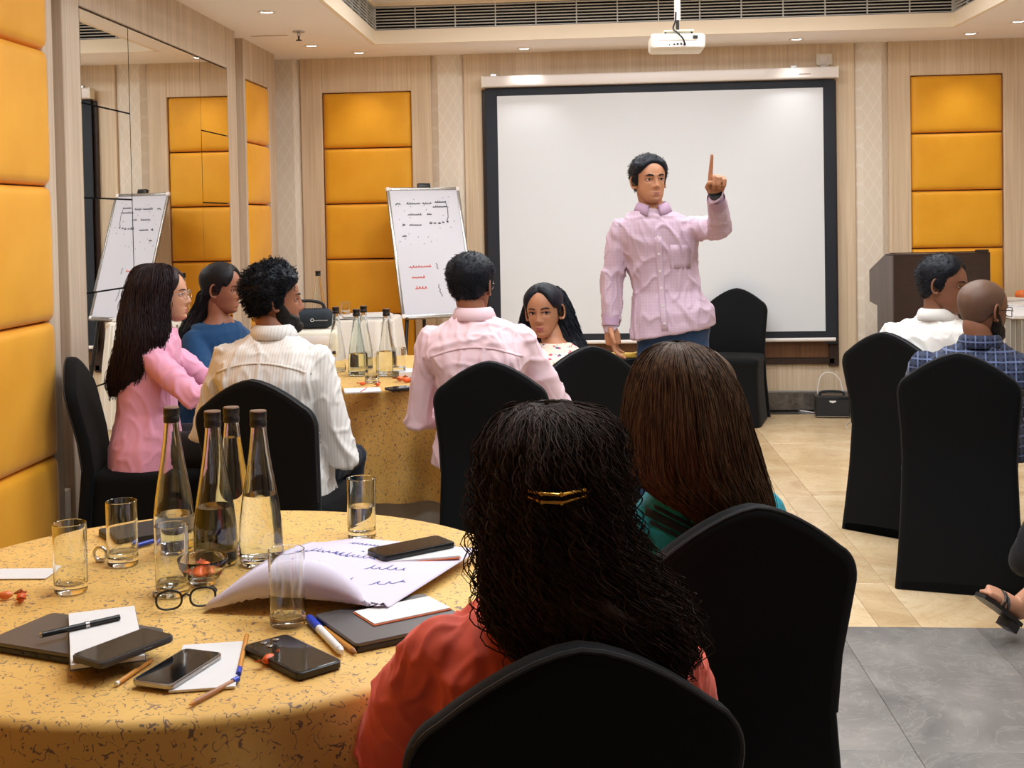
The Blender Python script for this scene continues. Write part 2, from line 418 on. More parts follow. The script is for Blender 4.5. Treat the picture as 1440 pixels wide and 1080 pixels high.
for x in (-.5, .57, 1.64):  # unseen panels added up in the tray as soft fill for the room
    for y in (2.3, 4.0, 5.7, 7.4):
        p = thing('added_fill_panel', 'square fill light panel added out of view in the raised ceiling tray', 'ceiling light', (x, y, TZ), 0, 'added fill panels in the ceiling tray')
        mo('frame', MB().rbox((0, 0, -.006), (.64, .64, .012), .003, 1), 'white_metal', p)
        mo('diffuser', MB().box((0, 0, -.013), (.58, .58, .004)), 'fill_glow', p)
        l = bpy.data.lights.new('fill_lamp', 'AREA'); l.shape = 'SQUARE'; l.size = .58; l.energy = FILL_W; l.color = (.87, .945, 1.0)
        link('fill_lamp', l, p, (0, 0, -.02))

# ---------------------------------------------------------------- projection screen, board behind it, wall fittings
SY = WY-.07
bd = thing('framed_board', 'dark brown framed board on the wall behind the projection screen', 'board', (.6, WY, .36))
mo('board_panel', MB().box((0, -.008, 1.06), (2.52, .016, 2.02)), 'brown_board', bd)
for (x, z, a, b) in ((-1.31, 1.06, .075, 2.15), (1.285, 1.06, .075, 2.15), (-.01, .022, 2.6, .045), (-.01, 2.12, 2.6, .05)):
    mo('frame_rail', MB().rbox((x, -.016, z), (a, .032, b), .004, 1), 'dark_wood', bd)
sc = thing('projection_screen', 'pull-down white projection screen with black border hanging from a long pink-white casing', 'screen', (.6, SY, 0))
SXL, SXR = -1.318, 1.303
mo('screen_fabric', MB().box((-.005, 0, 1.527), (2.444, .003, 1.826)), 'screen_white', sc)
for (x, z, a, b) in (((-1.318-1.227)/2, 1.51, 1.318-1.227, 1.98), ((1.303+1.217)/2, 1.51, 1.303-1.217, 1.98), (-.005, 2.47, 2.45, .06), (-.005, .587, 2.45, .054)):
    mo('black_border', MB().box((x, 0, z), (a, .003, b)), 'screen_black', sc)
mo('bottom_bar', MB().tube([(-1.30, 0, .55), (1.29, 0, .55)], .015, 12), 'white_metal', sc, smooth=True)
mo('casing', MB().rbox((-.01, -.02, 2.546), (2.665, .09, .082), .012, 3), 'white_metal', sc, smooth=True)
for x in (-1.335, 1.315): mo('end_cap', MB().rbox((x, -.02, 2.546), (.016, .095, .087), .005, 2), 'white_plastic', sc, smooth=True)
for x in (-1.25, 1.0, 1.22): mo('hanger', MB().rbox((x, -.005, 2.598), (.05, .05, .022), .004, 1), 'chrome', sc, smooth=True)

def scribble(word_w, h, rng, n=None, slant=.25):
    """one handwritten-looking word as a polyline in (x, y), starting at 0"""
    n = n or max(2, int(word_w/h*1.6)); pts = []
    for k in range(n*7+1):
        a = k/7; u = a/n*word_w
        tall = 1.0 if rng.random() > .8 else .55
        y = h*.5*(1-math.cos(2*PI*a))*.5*tall+h*.06*rng.standard_normal()
        pts.append((u+slant*y+h*.12*math.sin(2*PI*a), y))
    return pts
def strokes(name, lines, mat, parent, w_=.002, tf=None):
    mb = MB()
    for pts in lines:
        P = [Vector((x, y, 0)) for x, y in pts]
        for a, b in zip(P[:-1], P[1:]):
            d = b-a
            if d.length < 1e-5: continue
            d = d.normalized(); nn = Vector((-d.y, d.x, 0))*w_/2; a2 = a-d*w_*.3; b2 = b+d*w_*.3
            mb.add([a2-nn, b2-nn, b2+nn, a2+nn], [(0, 1, 2, 3)])
    me = mb.mesh(name, [mat]); me.transform(tf or Matrix.Identity(4))
    return link(name, me, parent)
plain('ink_blue', (52, 66, 150), .6); plain('ink_black', (40, 44, 60), .6); plain('ink_red', (226, 96, 78), .6); plain('ink_brown', (150, 84, 70), .6)
rg = np.random.default_rng(3)
strokes('maker_name', [[(x, y) for x, y in scribble(.085, .016, rg, 7)]], 'ink_brown', sc, .003, Matrix.Translation((1.03, -.0665, 2.535)) @ Matrix.Rotation(PI/2, 4, 'X'))

wp = thing('wall_plate', 'cream wall switch plate above the right end of the screen casing', 'switch plate', (1.84, WY, 2.655))
mo('plate', MB().rbox((0, -.012, 0), (.118, .024, .085), .006, 2), 'white_plastic', wp, smooth=True)
mo('rocker', MB().rbox((-.005, -.026, .0), (.06, .012, .055), .004, 2), 'white_metal', wp, smooth=True)
mo('cord', MB().tube([(.03, -.03, .02), (.032, -.034, -.02), (.02, -.03, -.05)], .004, 6), 'white_metal', wp)

# small ceiling fittings
sp = thing('fire_sprinkler', 'small chrome fire sprinkler hanging from the ceiling near the mirror corner', 'sprinkler', (-1.855, 7.963, CZ))
mo('rosette', MB().lathe([(.001, 0), (.042, 0), (.04, -.008), (.012, -.014), (.012, -.035), (.001, -.035)][::-1], n=20), 'chrome', sp, smooth=True)
mo('deflector', MB().lathe([(.001, -.06), (.02, -.062), (.02, -.058), (.006, -.054), (.006, -.03), (.001, -.03)], n=14), 'rubber', sp, smooth=True)
tag(mo('ceiling_slot', MB().box((-2.09, 8.1, CZ-.002), (.25, .012, .006)), 'side_wood'), 'thin dark slot line in the ceiling beside the sprinkler', 'slot')

# ceiling projector
pj = thing('ceiling_projector', 'white video projector hanging from a pole below the ceiling tray', 'projector', (.655, 6.6, TZ))
Yp = 6.6
c = atY(951, 62, Yp); dz = c.z-TZ; pxm = Yp/F_PX; dx = c.x-.655
body = MB().rbox((0, 0, 0), (.288, .24, .082), .018, 3)
pb = mo('body', body, 'white_plastic', pj, (dx, 0, dz), (0, .02, 0), smooth=True)
mo('rear_panel', MB().rbox((.005, -.119, -.012), (.225, .006, .042), .003, 1), 'white_metal', pb)
for (x, z, a, b) in ((-.02, -.018, .01, .007), (-.002, -.016, .012, .008), (.016, -.016, .008, .011), (.035, -.018, .012, .012), (-.045, -.02, .006, .005), (.09, .02, .026, .017)):
    mo('socket', MB().rbox((x, -.124, z), (a, .006, b), .0015, 1), 'black_plastic', pb)
mo('vent_slot', MB().box((0, -.1225, .005), (.2, .004, .004)), 'side_wood', pb)
mo('lens', MB().tube([(-.06, .11, 0), (-.06, .14, 0)], .032, 20), 'black_plastic', pb, smooth=True)
mo('pole', MB().tube([(dx+.01, .02, -.0), (dx+.01, .02, dz+.13)], .017, 16), 'white_metal', pj, smooth=True)
mo('mount_plate', MB().rbox((dx+.01, .0, dz+.062), (.16, .14, .008), .002, 1), 'white_plastic', pj)
mo('mount_stem', MB().tube([(dx+.01, .02, dz+.06), (dx+.01, .02, dz+.14)], .009, 10), 'rubber', pj)
for sx in (-.06, .08): mo('mount_arm', MB().tube([(dx+sx, -.04, dz+.062), (dx+sx, -.04, dz+.035)], .006, 6), 'rubber', pj)
mo('ceiling_flange', MB().lathe([(.06, 0), (.06, -.01), (.02, -.02), (.02, -.0)], (dx+.01, .02, 0), 20), 'white_metal', pj, smooth=True)
cb = [(dx+.0, -.0, dz+.17), (dx-.005, -.03, dz+.12), (dx-.02, -.06, dz+.075), (dx-.005, -.12, dz+.045), (dx+.02, -.15, dz+.012), (dx+.035, -.135, dz-.018)]
mo('cable', MB().tube(spline(cb), .0045, 8), 'rubber', pj, smooth=True)

# ---------------------------------------------------------------- chairs under black stretch covers
def chair_meshes():
    # outline of the back (x, z), camel-back top
    half = []
    for z, x in ((0, .232), (.12, .222), (.3, .21), (.5, .204), (.62, .207), (.72, .214), (.78, .218)): half.append((x, z))
    for a in range(0, 91, 15):
        aa = math.radians(a*.72); half.append((.218-.07*(1-math.cos(aa))-.0, .78+.085*math.sin(aa)))
    x0, z0 = half[-1]
    for k in range(1, 7):
        u = k/6; half.append((x0*(1-u), z0+(.952-z0)*(1-(1-u)**1.6)))
    R_ = half; L_ = [(-x, z) for x, z in half[-2::-1]]
    out = R_+L_; n = len(out)
    bottom = [(.232*math.cos(PI*k/8), .016*math.sin(PI*k/8)) for k in range(1, 8)]
    out = out+[(-x_, z_) for x_, z_ in bottom]; n = len(out)
    P = np.array(out)*np.array([1.05, 1]); N = np.zeros_like(P)
    for i in range(n):
        t_ = P[(i+1) % n]-P[i-1]; t_ /= np.hypot(*t_)+1e-9; N[i] = (t_[1], -t_[0])
    def lean(z): return np.interp(z, [0, .25, .46, .62, .78, .96], [-.262, -.235, -.205, -.225, -.262, -.305])
    th = .026; levels = [(-1.0, .024), (-.93, .01), (-.6, .002), (0, 0), (.6, .002), (.93, .01), (1.0, .024)]
    mb = MB(); rows = []
    for yy, ins in levels:
        Q = P-N*ins; rows.append([(q[0], lean(q[1])+yy*th, q[1]) for q in Q])
    vs = [p for r in rows for p in r]
    fs = [(i*n+k, (i+1)*n+k, (i+1)*n+(k+1) % n, i*n+(k+1) % n) for i in range(len(rows)-1) for k in range(n)]
    mb.add(vs, fs)
    # faces: horizontal strips joining left and right sides
    for li, flip in ((0, False), (len(rows)-1, True)):
        m_ = len(R_); o = li*n
        for k in range(m_-2):
            a, b = k, k+1; c, d = 2*m_-2-k-1, 2*m_-2-k
            fs2 = (o+a, o+b, o+c, o+d); mb.f.append(fs2 if flip else fs2[::-1]); mb.m.append(0)
        f3 = (o+m_-2, o+m_-1, o+m_); mb.f.append(f3 if flip else f3[::-1]); mb.m.append(0)
        f4 = [o+0, o+2*m_-2]+[o+2*m_-1+k for k in range(len(bottom))]; mb.f.append(tuple(f4[::-1] if flip else f4)); mb.m.append(0)
    back = mb.mesh('back_cover', ['black_cover'], True, 50)
    pip = MB().tube([(p[0]*1.0, lean(p[1])-.018, p[1]) for p in [tuple(q-nn*.004) for q, nn in zip(P[3:2*len(R_)-4], N[3:2*len(R_)-4])]], .0042, 6).mesh('piping', ['black_piping'], True)
    # seat and skirt: rings of a rounded rectangle, waisted, arched hem
    mb = MB(); rings = []
    def rr(hx, y0, y1, r, z, hem=0):
        pts = []; cy = (y0+y1)/2; hy = (y1-y0)/2
        for k in range(48):
            a = 2*PI*k/48; ca, sa = math.cos(a), math.sin(a); e = .22
            x = hx*math.copysign(abs(ca)**e, ca); y = cy+hy*math.copysign(abs(sa)**e, sa)
            pts.append((x, y, z+hem*(1-(abs(abs(x)/hx-.0))**4)*(1-min(1, abs(y-cy)/hy)**4) if False else z+hem*(1-max(min(abs(x)/hx, abs(y-cy)/hy), 0)**3)))
        return pts
    for z, hx, y0, y1, hem in ((0.0, .232, -.235, .262, .018), (.12, .222, -.22, .25, .012), (.28, .213, -.205, .238, 0), (.41, .213, -.195, .238, 0), (.445, .22, -.19, .246, 0), (.472, .218, -.185, .244, 0), (.484, .205, -.175, .23, 0), (.488, .14, -.12, .16, 0)):
        rings.append(rr(hx, y0, y1, .03, z, hem))
    vs = [p for r in rings for p in r]; n2 = 48
    mb.add(vs, [(i*n2+k, i*n2+(k+1) % n2, (i+1)*n2+(k+1) % n2, (i+1)*n2+k) for i in range(len(rings)-1) for k in range(n2)])
    mb.f.append(tuple((len(rings)-1)*n2+k for k in range(n2))); mb.m.append(0)
    seat = mb.mesh('seat_cover', ['black_cover'], True, 60)
    foot = MB().lathe([(.016, .0), (.018, .004), (.014, .03), (.012, .12)], n=12).mesh('leg', ['black_plastic'], True)
    return back, pip, seat, foot
CH = chair_meshes()
def chair(x, y, deg, label):
    t_ = thing('banquet_chair', label, 'chair', (x, y, .0005), math.radians(deg), 'black covered banquet chairs')
    link('back_cover', CH[0], t_); link('piping', CH[1], t_); link('seat_cover', CH[2], t_)
    for sx in (-1, 1):
        for yy in (-.2, .225): link('leg', CH[3], t_, (sx*.195, yy, 0))
    return t_
chair(-1.87, 5.02, -78, 'black covered banquet chair seen edge-on beside the mirror wall, under the woman in pink')
chair(-1.13, 4.48, -8, 'black covered banquet chair behind the bearded man in the white striped shirt')
chair(-.35, 4.97, -3, 'black covered banquet chair behind the man in the pale pink shirt')
chair(-.10, 5.46, 25, 'black covered banquet chair of the woman in the floral blouse who looks back')
chair(1.07, 8.86, 165, 'empty black covered banquet chair standing in front of the projection screen')
chair(1.575, 5.878, -41, 'black covered banquet chair of the man in the white shirt before the lectern')
chair(1.53, 5.09, -15.9, 'black covered banquet chair of the bald man in the navy checked shirt')
chair(-.076, 1.844, 12, 'nearest black covered banquet chair, under the woman in coral with curly hair')
chair(.225, 2.6, 17, 'black covered banquet chair of the woman with long straight brown hair')
chair(-1.74, 5.66, -115, 'black covered banquet chair under the woman in the dark blue top')

# ---------------------------------------------------------------- round tables
def cloth_mat():
    t = NT('gold_cloth'); tc = t.n('ShaderNodeUVMap'); tc.uv_map = 'uv'
    v = tc.outputs[0]
    base = t.ramp(t.noise(v, 3, 3), [(.3, lin((214, 166, 84))), (.7, lin((228, 186, 106)))])
    n1 = t.noise(v, 46, 1.0, .4, .6)
    line = t.ramp(t.math('ABSOLUTE', t.math('SUBTRACT', n1, .5)), [(.0, (1, 1, 1)), (.013, (1, 1, 1)), (.024, (0, 0, 0))])
    mask = t.ramp(t.noise(v, 70, 1, .4), [(.47, (0, 0, 0)), (.5, (1, 1, 1))])
    vo = t.n('ShaderNodeTexVoronoi'); vo.inputs['Scale'].default_value = 95; t.l(v, vo.inputs['Vector'])
    dots = t.ramp(vo.outputs['Distance'], [(.2, (1, 1, 1)), (.25, (0, 0, 0))])
    dm = t.ramp(t.noise(v, 40, 1), [(.52, (0, 0, 0)), (.55, (1, 1, 1))])
    mk = t.math('MAXIMUM', t.math('MULTIPLY', line, mask), t.math('MULTIPLY', dots, dm))
    t.col(t.mix(t.math('MULTIPLY', mk, .85), base, lin((104, 84, 82))))
    t.set(Roughness=.55, Specular_IOR_Level=.35, Sheen_Weight=.1)
    t.bump(t.noise(v, 260, 2), .15, .001); M['gold_cloth'] = t.m
cloth_mat()
plain('under_cloth', (196, 190, 184), .8); plain('table_leg', (60, 60, 62), .4, .8)
def cloth_mesh(R_, zt, drop, folds, seed, amp=.065):
    rg = np.random.default_rng(seed); NA = 192
    ph = rg.uniform(0, 2*PI, 4); prof = []      # (r, depth) arc
    for k in range(13): prof.append((R_*.985*k/12, 0))
    for k in range(1, 7):
        a = PI/2*k/6; prof.append((R_*.985+.018*math.sin(a), -.018*(1-math.cos(a))))
    for k in range(1, 15): prof.append((R_*.985+.018, -.018-drop*k/14))
    vs = np.zeros((len(prof), NA, 3)); uv = np.zeros((len(prof), NA, 2)); L = 0
    th = np.linspace(0, 2*PI, NA, endpoint=False)
    for i, (r, d) in enumerate(prof):
        if i: L += math.hypot(r-prof[i-1][0], d-prof[i-1][1])
        u = max(0, (-d-.03)/drop) if d < 0 else 0
        f = np.sin(folds*th+ph[0]+.7*np.sin(3*th+ph[1]))*.6+.4*np.sin((folds*1.7)*th+ph[2]+np.sin(2*th+ph[3]))
        rr_ = r+amp*u**.8*(f+.15)+.03*u
        vs[i, :, 0] = rr_*np.cos(th); vs[i, :, 1] = rr_*np.sin(th); vs[i, :, 2] = zt+d*(1-.04*np.sin(4*th+ph[1])*u)
        uv[i, :, 0] = L*np.cos(th); uv[i, :, 1] = L*np.sin(th)
    n = NA; q = [(i*n+k, i*n+(k+1) % n, (i+1)*n+(k+1) % n, (i+1)*n+k) for i in range(len(prof)-1) for k in range(n)]
    q = np.array(q)
    me = mesh_np('tablecloth', vs.reshape(-1, 3), q, ['gold_cloth'])
    ul = me.uv_layers.new(name='uv'); li = np.zeros(len(me.loops), np.int32); me.loops.foreach_get('vertex_index', li)
    ul.data.foreach_set('uv', uv.reshape(-1, 2)[li].astype(np.float32).ravel())
    return me
TZ1 = .75
def round_table(x, y, R_, label, clabel, seed, drop=.5, under=False):
    t_ = thing('round_table', label, 'table', (x, y, 0))
    mo('tabletop', MB().lathe([(.001, .715), (R_-.02, .715), (R_-.012, .722), (R_-.012, .738), (R_-.02, .744), (.001, .744)], n=48), 'side_wood', t_, smooth=True)
    for k in range(4):
        a = PI/4+k*PI/2
        mo('leg', MB().tube([(.25*math.cos(a), .25*math.sin(a), .72), (.36*math.cos(a), .36*math.sin(a), .0)], .014, 10), 'table_leg', t_, smooth=True)
    if under:
        NA = 96; vs = []; 
        for z in (.7, .35, .004):
            for k in range(NA):
                a = 2*PI*k/NA; r = R_-.06+(.7-z)*.05*math.sin(14*a); vs.append((r*math.cos(a), r*math.sin(a), z))
        mo('underskirt', MB().add(vs, [(i*NA+k, i*NA+(k+1) % NA, (i+1)*NA+(k+1) % NA, (i+1)*NA+k) for i in range(2) for k in range(NA)]), 'under_cloth', t_, smooth=True)
    c = link('tablecloth', cloth_mesh(R_, .7505, drop, 13, seed), None, (x, y, 0))
    tag(c, clabel, 'tablecloth', 'gold patterned tablecloths')
NT_X, NT_Y, NT_R = -.776, 2.425, .668
MT_X, MT_Y, MT_R = -.78, 6.02, .70
round_table(NT_X, NT_Y, NT_R, 'round banquet table nearest the camera under the gold cloth', 'gold patterned cloth on the nearest round table with bottles and phones', 5)
round_table(MT_X, MT_Y, MT_R, 'round banquet table at the middle of the room under the gold cloth', 'gold patterned cloth on the farther round table between the seated men', 9, .5, True)

# ---------------------------------------------------------------- people
def skin_mat(name, rgb):
    t = NT(name); v = t.coord(); c = lin(rgb)
    n = t.noise(v, 18, 4); t.col(t.ramp(n, [(.3, tuple(x*.88 for x in c)), (.7, tuple(min(1, x*1.08) for x in c))]))
    t.set(Roughness=.48, Specular_IOR_Level=.4, Subsurface_Weight=.08, Subsurface_Scale=.01)
    t.bump(t.noise(v, 400, 2), .08, .0005); M[name] = t.m
skin_mat('skin_tan', (182, 126, 92)); skin_mat('skin_warm', (178, 122, 88)); skin_mat('skin_deep', (134, 88, 64)); skin_mat('skin_brown', (154, 100, 74)); skin_mat('skin_fair', (202, 148, 118))
skin_mat('scalp', (104, 76, 60))
plain('lip', (158, 98, 82), .45); plain('lip_rose', (160, 84, 80), .4)
plain('eye_white', (236, 232, 226), .2); plain('iris', (34, 22, 16), .15)
def hair_mat(name, a, b, rough=.5):
    t = NT(name); v = t.coord((60, 60, 4)); n = t.noise(v, 2.2, 4, .6, .5)
    t.col(t.ramp(n, [(.3, lin(a)), (.75, lin(b))])); t.set(Roughness=rough, Specular_IOR_Level=.22)
    t.bump(t.noise(t.coord((160, 160, 8)), 2, 3), .35, .002); M[name] = t.m
hair_mat('hair_black', (12, 11, 14), (34, 30, 34)); hair_mat('hair_blueblack', (9, 11, 17), (26, 30, 40)); hair_mat('hair_curly', (24, 16, 13), (74, 53, 42), .7)
hair_mat('hair_brown', (30, 21, 16), (104, 74, 50)); hair_mat('hair_darkbrown', (22, 14, 16), (62, 44, 46)); hair_mat('beard_black', (16, 14, 14), (36, 32, 30)); hair_mat('stubble', (58, 44, 36), (84, 64, 52))
def fabric(name, rgb, pattern=None, rough=.8, rgb2=None, sheen=.1):
    t = NT(name); v = t.coord(); c = lin(rgb); n = t.noise(v, 6, 3)
    base = t.ramp(n, [(.3, tuple(x*.93 for x in c)), (.7, tuple(min(1, x*1.05) for x in c))])
    s = t.sep(v)
    def lines(x, freq, wdt):
        return t.ramp(t.math('PINGPONG', t.math('MULTIPLY', x, freq), .5), [(0, (1, 1, 1)), (wdt, (1, 1, 1)), (wdt*1.6, (0, 0, 0))])
    if pattern == 'stripe': base = t.mix(t.math('MULTIPLY', lines(s[0], 85, .12), .38), base, lin(rgb2))
    if pattern == 'finegrid': base = t.mix(t.math('MULTIPLY', t.math('MAXIMUM', lines(s[0], 140, .1), lines(s[2], 140, .1)), .3), base, lin(rgb2))
    if pattern == 'check':
        a = t.math('MAXIMUM', lines(s[0], 27, .06), lines(s[2], 27, .06))
        b = t.math('MULTIPLY', t.math('MAXIMUM', lines(t.math('ADD', s[0], .0185), 27, .14), lines(t.math('ADD', s[2], .0185), 27, .14)), .22)
        base = t.mix(t.math('MULTIPLY', t.math('MAXIMUM', a, b), .8), base, lin(rgb2))
    if pattern == 'floral':
        for sc_, th, colr, off in ((30, .2, (206, 82, 110), 0), (24, .16, (90, 100, 130), 3.3), (40, .17, (170, 120, 60), 7.1), (27, .16, (236, 170, 180), 5)):
            vo = t.n('ShaderNodeTexVoronoi'); vo.inputs['Scale'].default_value = sc_; mp = t.n('ShaderNodeMapping'); mp.inputs['Location'].default_value = (off, off, off)
            t.l(v, mp.inputs[0]); t.l(mp.outputs[0], vo.inputs['Vector'])
            f = t.ramp(t.math('ADD', vo.outputs['Distance'], t.math('MULTIPLY', t.math('SUBTRACT', t.noise(v, 60, 2), .5), .3)), [(th, (1, 1, 1)), (th+.05, (0, 0, 0))])
            base = t.mix(f, base, lin(colr))
    if pattern == 'tealprint':
        f = t.ramp(t.math('ABSOLUTE', t.math('SUBTRACT', t.noise(v, 28, 2), .5)), [(.012, (1, 1, 1)), (.03, (0, 0, 0))])
        base = t.mix(t.math('MULTIPLY', f, .4), base, lin(rgb2))
    t.col(base); t.set(Roughness=rough, Specular_IOR_Level=.3, Sheen_Weight=sheen)
    t.bump(t.noise(v, 700, 2), .12, .0006); M[name] = t.m
fabric('shirt_pink', (238, 168, 196)); fabric('top_blue', (14, 62, 104)); fabric('shirt_white_stripe', (232, 228, 224), 'stripe', rgb2=(188, 182, 176))
fabric('shirt_palepink', (240, 208, 216)); fabric('blouse_floral', (240, 218, 200), 'floral'); fabric('shirt_lilac', (192, 162, 180), 'finegrid', rgb2=(240, 224, 232))
fabric('top_coral', (236, 104, 84)); fabric('top_teal', (22, 146, 164), 'tealprint', rgb2=(10, 70, 84)); fabric('band_navy', (18, 32, 46)); fabric('shirt_white', (236, 232, 226)); fabric('shirt_check', (11, 16, 38), 'check', rgb2=(104, 118, 156))
fabric('jeans', (38, 66, 104)); fabric('trousers_black', (20, 20, 24)); fabric('trousers_navy', (24, 30, 44)); fabric('trousers_khaki', (150, 138, 118)); fabric('collar_lilac', (184, 152, 176)); fabric('collar_inner', (240, 236, 238))
plain('leather', (20, 18, 18), .35); plain('gold', (212, 160, 70), .25, 1.0); plain('silver', (190, 190, 195), .25, 1.0)

def np_tube(pts, rad, n=18, cap=True):
    """closed tube; rad = list of r or (a, b): a across (x-like), b along the second axis"""
    P = [Vector(p) for p in pts]; K = len(P); V = []; up = None
    def frame(i, up):
        t = (P[min(i+1, K-1)]-P[max(i-1, 0)]).normalized()
        if up is None: up = Vector((0, 1, 0)) if abs(t.y) < .9 else Vector((1, 0, 0))
        up = (up-t*up.dot(t)).normalized(); return t, up, t.cross(up)
    rows = []
    for i in range(K):
        t, up, sd = frame(i, up); r = rad[i]; a, b = (r, r) if not hasattr(r, '__len__') else r
        def ring(c, s):
            rows.append([c+sd*(a*s*math.cos(2*PI*k/n))+up*(b*s*math.sin(2*PI*k/n)) for k in range(n)])
        q = min(a, b)
        if i == 0 and cap:
            for s, o in ((.05, 1), (.5, .87), (.87, .5)): ring(P[i]-t*q*o, s)
        ring(P[i], 1)
        if i == K-1 and cap:
            for s, o in ((.87, .5), (.5, .87), (.05, 1)): ring(P[i]+t*q*o, s)
    vs = [p for r in rows for p in r]; m_ = len(rows)
    fs = [(i*n+k, i*n+(k+1) % n, (i+1)*n+(k+1) % n, (i+1)*n+k) for i in range(m_-1) for k in range(n)]
    fs += [tuple(range(n-1, -1, -1)), tuple((m_-1)*n+k for k in range(n))]
    return vs, fs
def loft_rings(rings, n=28, ex=2.4):
    """rings: (cx, cy, cz, a, b) stacked upwards -> closed trunk with superelliptic sections"""
    rows = []
    for (cx, cy, cz, a, b) in rings:
        e = 2/ex
        rows.append([Vector((cx+a*math.copysign(abs(math.cos(t))**e, math.cos(t)), cy+b*math.copysign(abs(math.sin(t))**e, math.sin(t)), cz)) for t in [2*PI*k/n for k in range(n)]])
    vs = [p for r in rows for p in r]; m_ = len(rows)
    fs = [(i*n+k, i*n+(k+1) % n, (i+1)*n+(k+1) % n, (i+1)*n+k) for i in range(m_-1) for k in range(n)]
    fs += [tuple(range(n-1, -1, -1)), tuple((m_-1)*n+k for k in range(n))]
    return vs, fs
def remesh(parts, voxel, smooth=4, keep_bottom=False):
    mb = MB()
    for vs, fs in parts: mb.add(vs, fs)
    me = bpy.data.meshes.new('tmp'); me.from_pydata(mb.v, [], mb.f); me.update()
    o = bpy.data.objects.new('tmp', me); COL.objects.link(o)
    r = o.modifiers.new('r', 'REMESH'); r.mode = 'VOXEL'; r.voxel_size = voxel; r.adaptivity = 0
    s = o.modifiers.new('s', 'SMOOTH'); s.factor = .5; s.iterations = smooth
    dg = bpy.context.evaluated_depsgraph_get(); ev = o.evaluated_get(dg); m2 = bpy.data.meshes.new_from_object(ev)
    n = len(m2.vertices); V = np.zeros(n*3, np.float32); m2.vertices.foreach_get('co', V); Nn = np.zeros(n*3, np.float32); m2.vertices.foreach_get('normal', Nn)
    Q = [tuple(p.vertices) for p in m2.polygons]
    bpy.data.objects.remove(o); bpy.data.meshes.remove(me); bpy.data.meshes.remove(m2)
    return V.reshape(-1, 3), Nn.reshape(-1, 3), Q
def wrinkle(V, N, amp, seed, freq=8.0, joints=(), stretch=(1, 1, .55)):
    out = V.copy(); off = Vector((seed*3.1, seed*1.7, seed*.9))
    for i in range(len(V)):
        p = Vector(V[i]); q = Vector((p.x*stretch[0], p.y*stretch[1], p.z*stretch[2]))*freq+off
        w1 = noise.noise(q*.5)*1.6; w2 = noise.noise(q*.5+Vector((9, 3, 5)))*1.6
        n1 = noise.noise(Vector((q.x+w1, q.y+w2, q.z-w1*.6))); n2 = noise.noise(q*1.9+Vector((w2, 4, w1)))
        a = amp*(.8+.6*noise.noise(q*.35))
        for (j, rad, k) in joints:
            d = (p-j).length
            if d < rad: a += amp*k*(1-d/rad)
        h = 1.0*max(0, 1-abs(n1)*5)**1.3+.6*max(0, 1-abs(n2)*5)**1.3+.55*noise.noise(q*.6+Vector((2, 7, 1)))-.45
        out[i] = V[i]+N[i]*(a*h)
    return out
def poly_mesh(name, V, Q, mats, fm=None, sharp=None):
    me = bpy.data.meshes.new(name); me.from_pydata([tuple(map(float, p)) for p in V], [], Q)
    if fm is not None: me.polygons.foreach_set('material_index', np.asarray(fm, np.int32))
    me.update(); fin(me, mats, True, sharp); return me

# ---- head
ZT = [-.115, -.110, -.098, -.080, -.060, -.035, 0, .03, .06, .085, .103, .112, .115]
FT = [.035, .062, .078, .080, .080, .081, .083, .087, .080, .063, .038, .015, -.008]
BT = [.035, .020, -.005, -.030, -.056, -.074, -.090, -.098, -.094, -.078, -.052, -.030, -.008]
WT = [.0, .022, .037, .047, .054, .062, .070, .0745, .0725, .060, .040, .022, 0]
def sstep(x): x = np.clip(x, 0, 1); return x*x*(3-2*x)
def feat(x, z, fem, nose=1.0):
    g = lambda a: np.exp(-a*a)
    y = -.0105*g((np.abs(x)-.031)/.0145)*g((z-.000)/.0105)
    y = y+.004*g((z-.019)/.007)*g((np.abs(x)-.025)/.02)*(0.5 if fem else 1)
    hz = np.interp(z, [-.052, -.044, -.036, -.03, -.01, .008, .02, .03], [0, .010, .0235, .0225, .0135, .0065, .003, 0])*nose
    wz = np.interp(z, [-.045, -.035, -.015, .01, .03], [.011, .0105, .0075, .0065, .008])
    y = y+hz*g(x/wz)+.007*nose*g((np.abs(x)-.0135)/.0055)*g((z+.037)/.006)
    y = y+.0035*g((np.abs(x)-.043)/.016)*g((z+.028)/.018)
    lipw = g(x/.021)
    y = y+.0055*lipw*g((z+.0645)/.0042)+.0062*lipw*g((z+.0745)/.0048)-.002*g(x/.02)*g((z+.0695)/.0016)-.003*g(x/.02)*g((z+.086)/.006)
    y = y+.0045*g(x/.018)*g((z+.101)/.009)
    return y
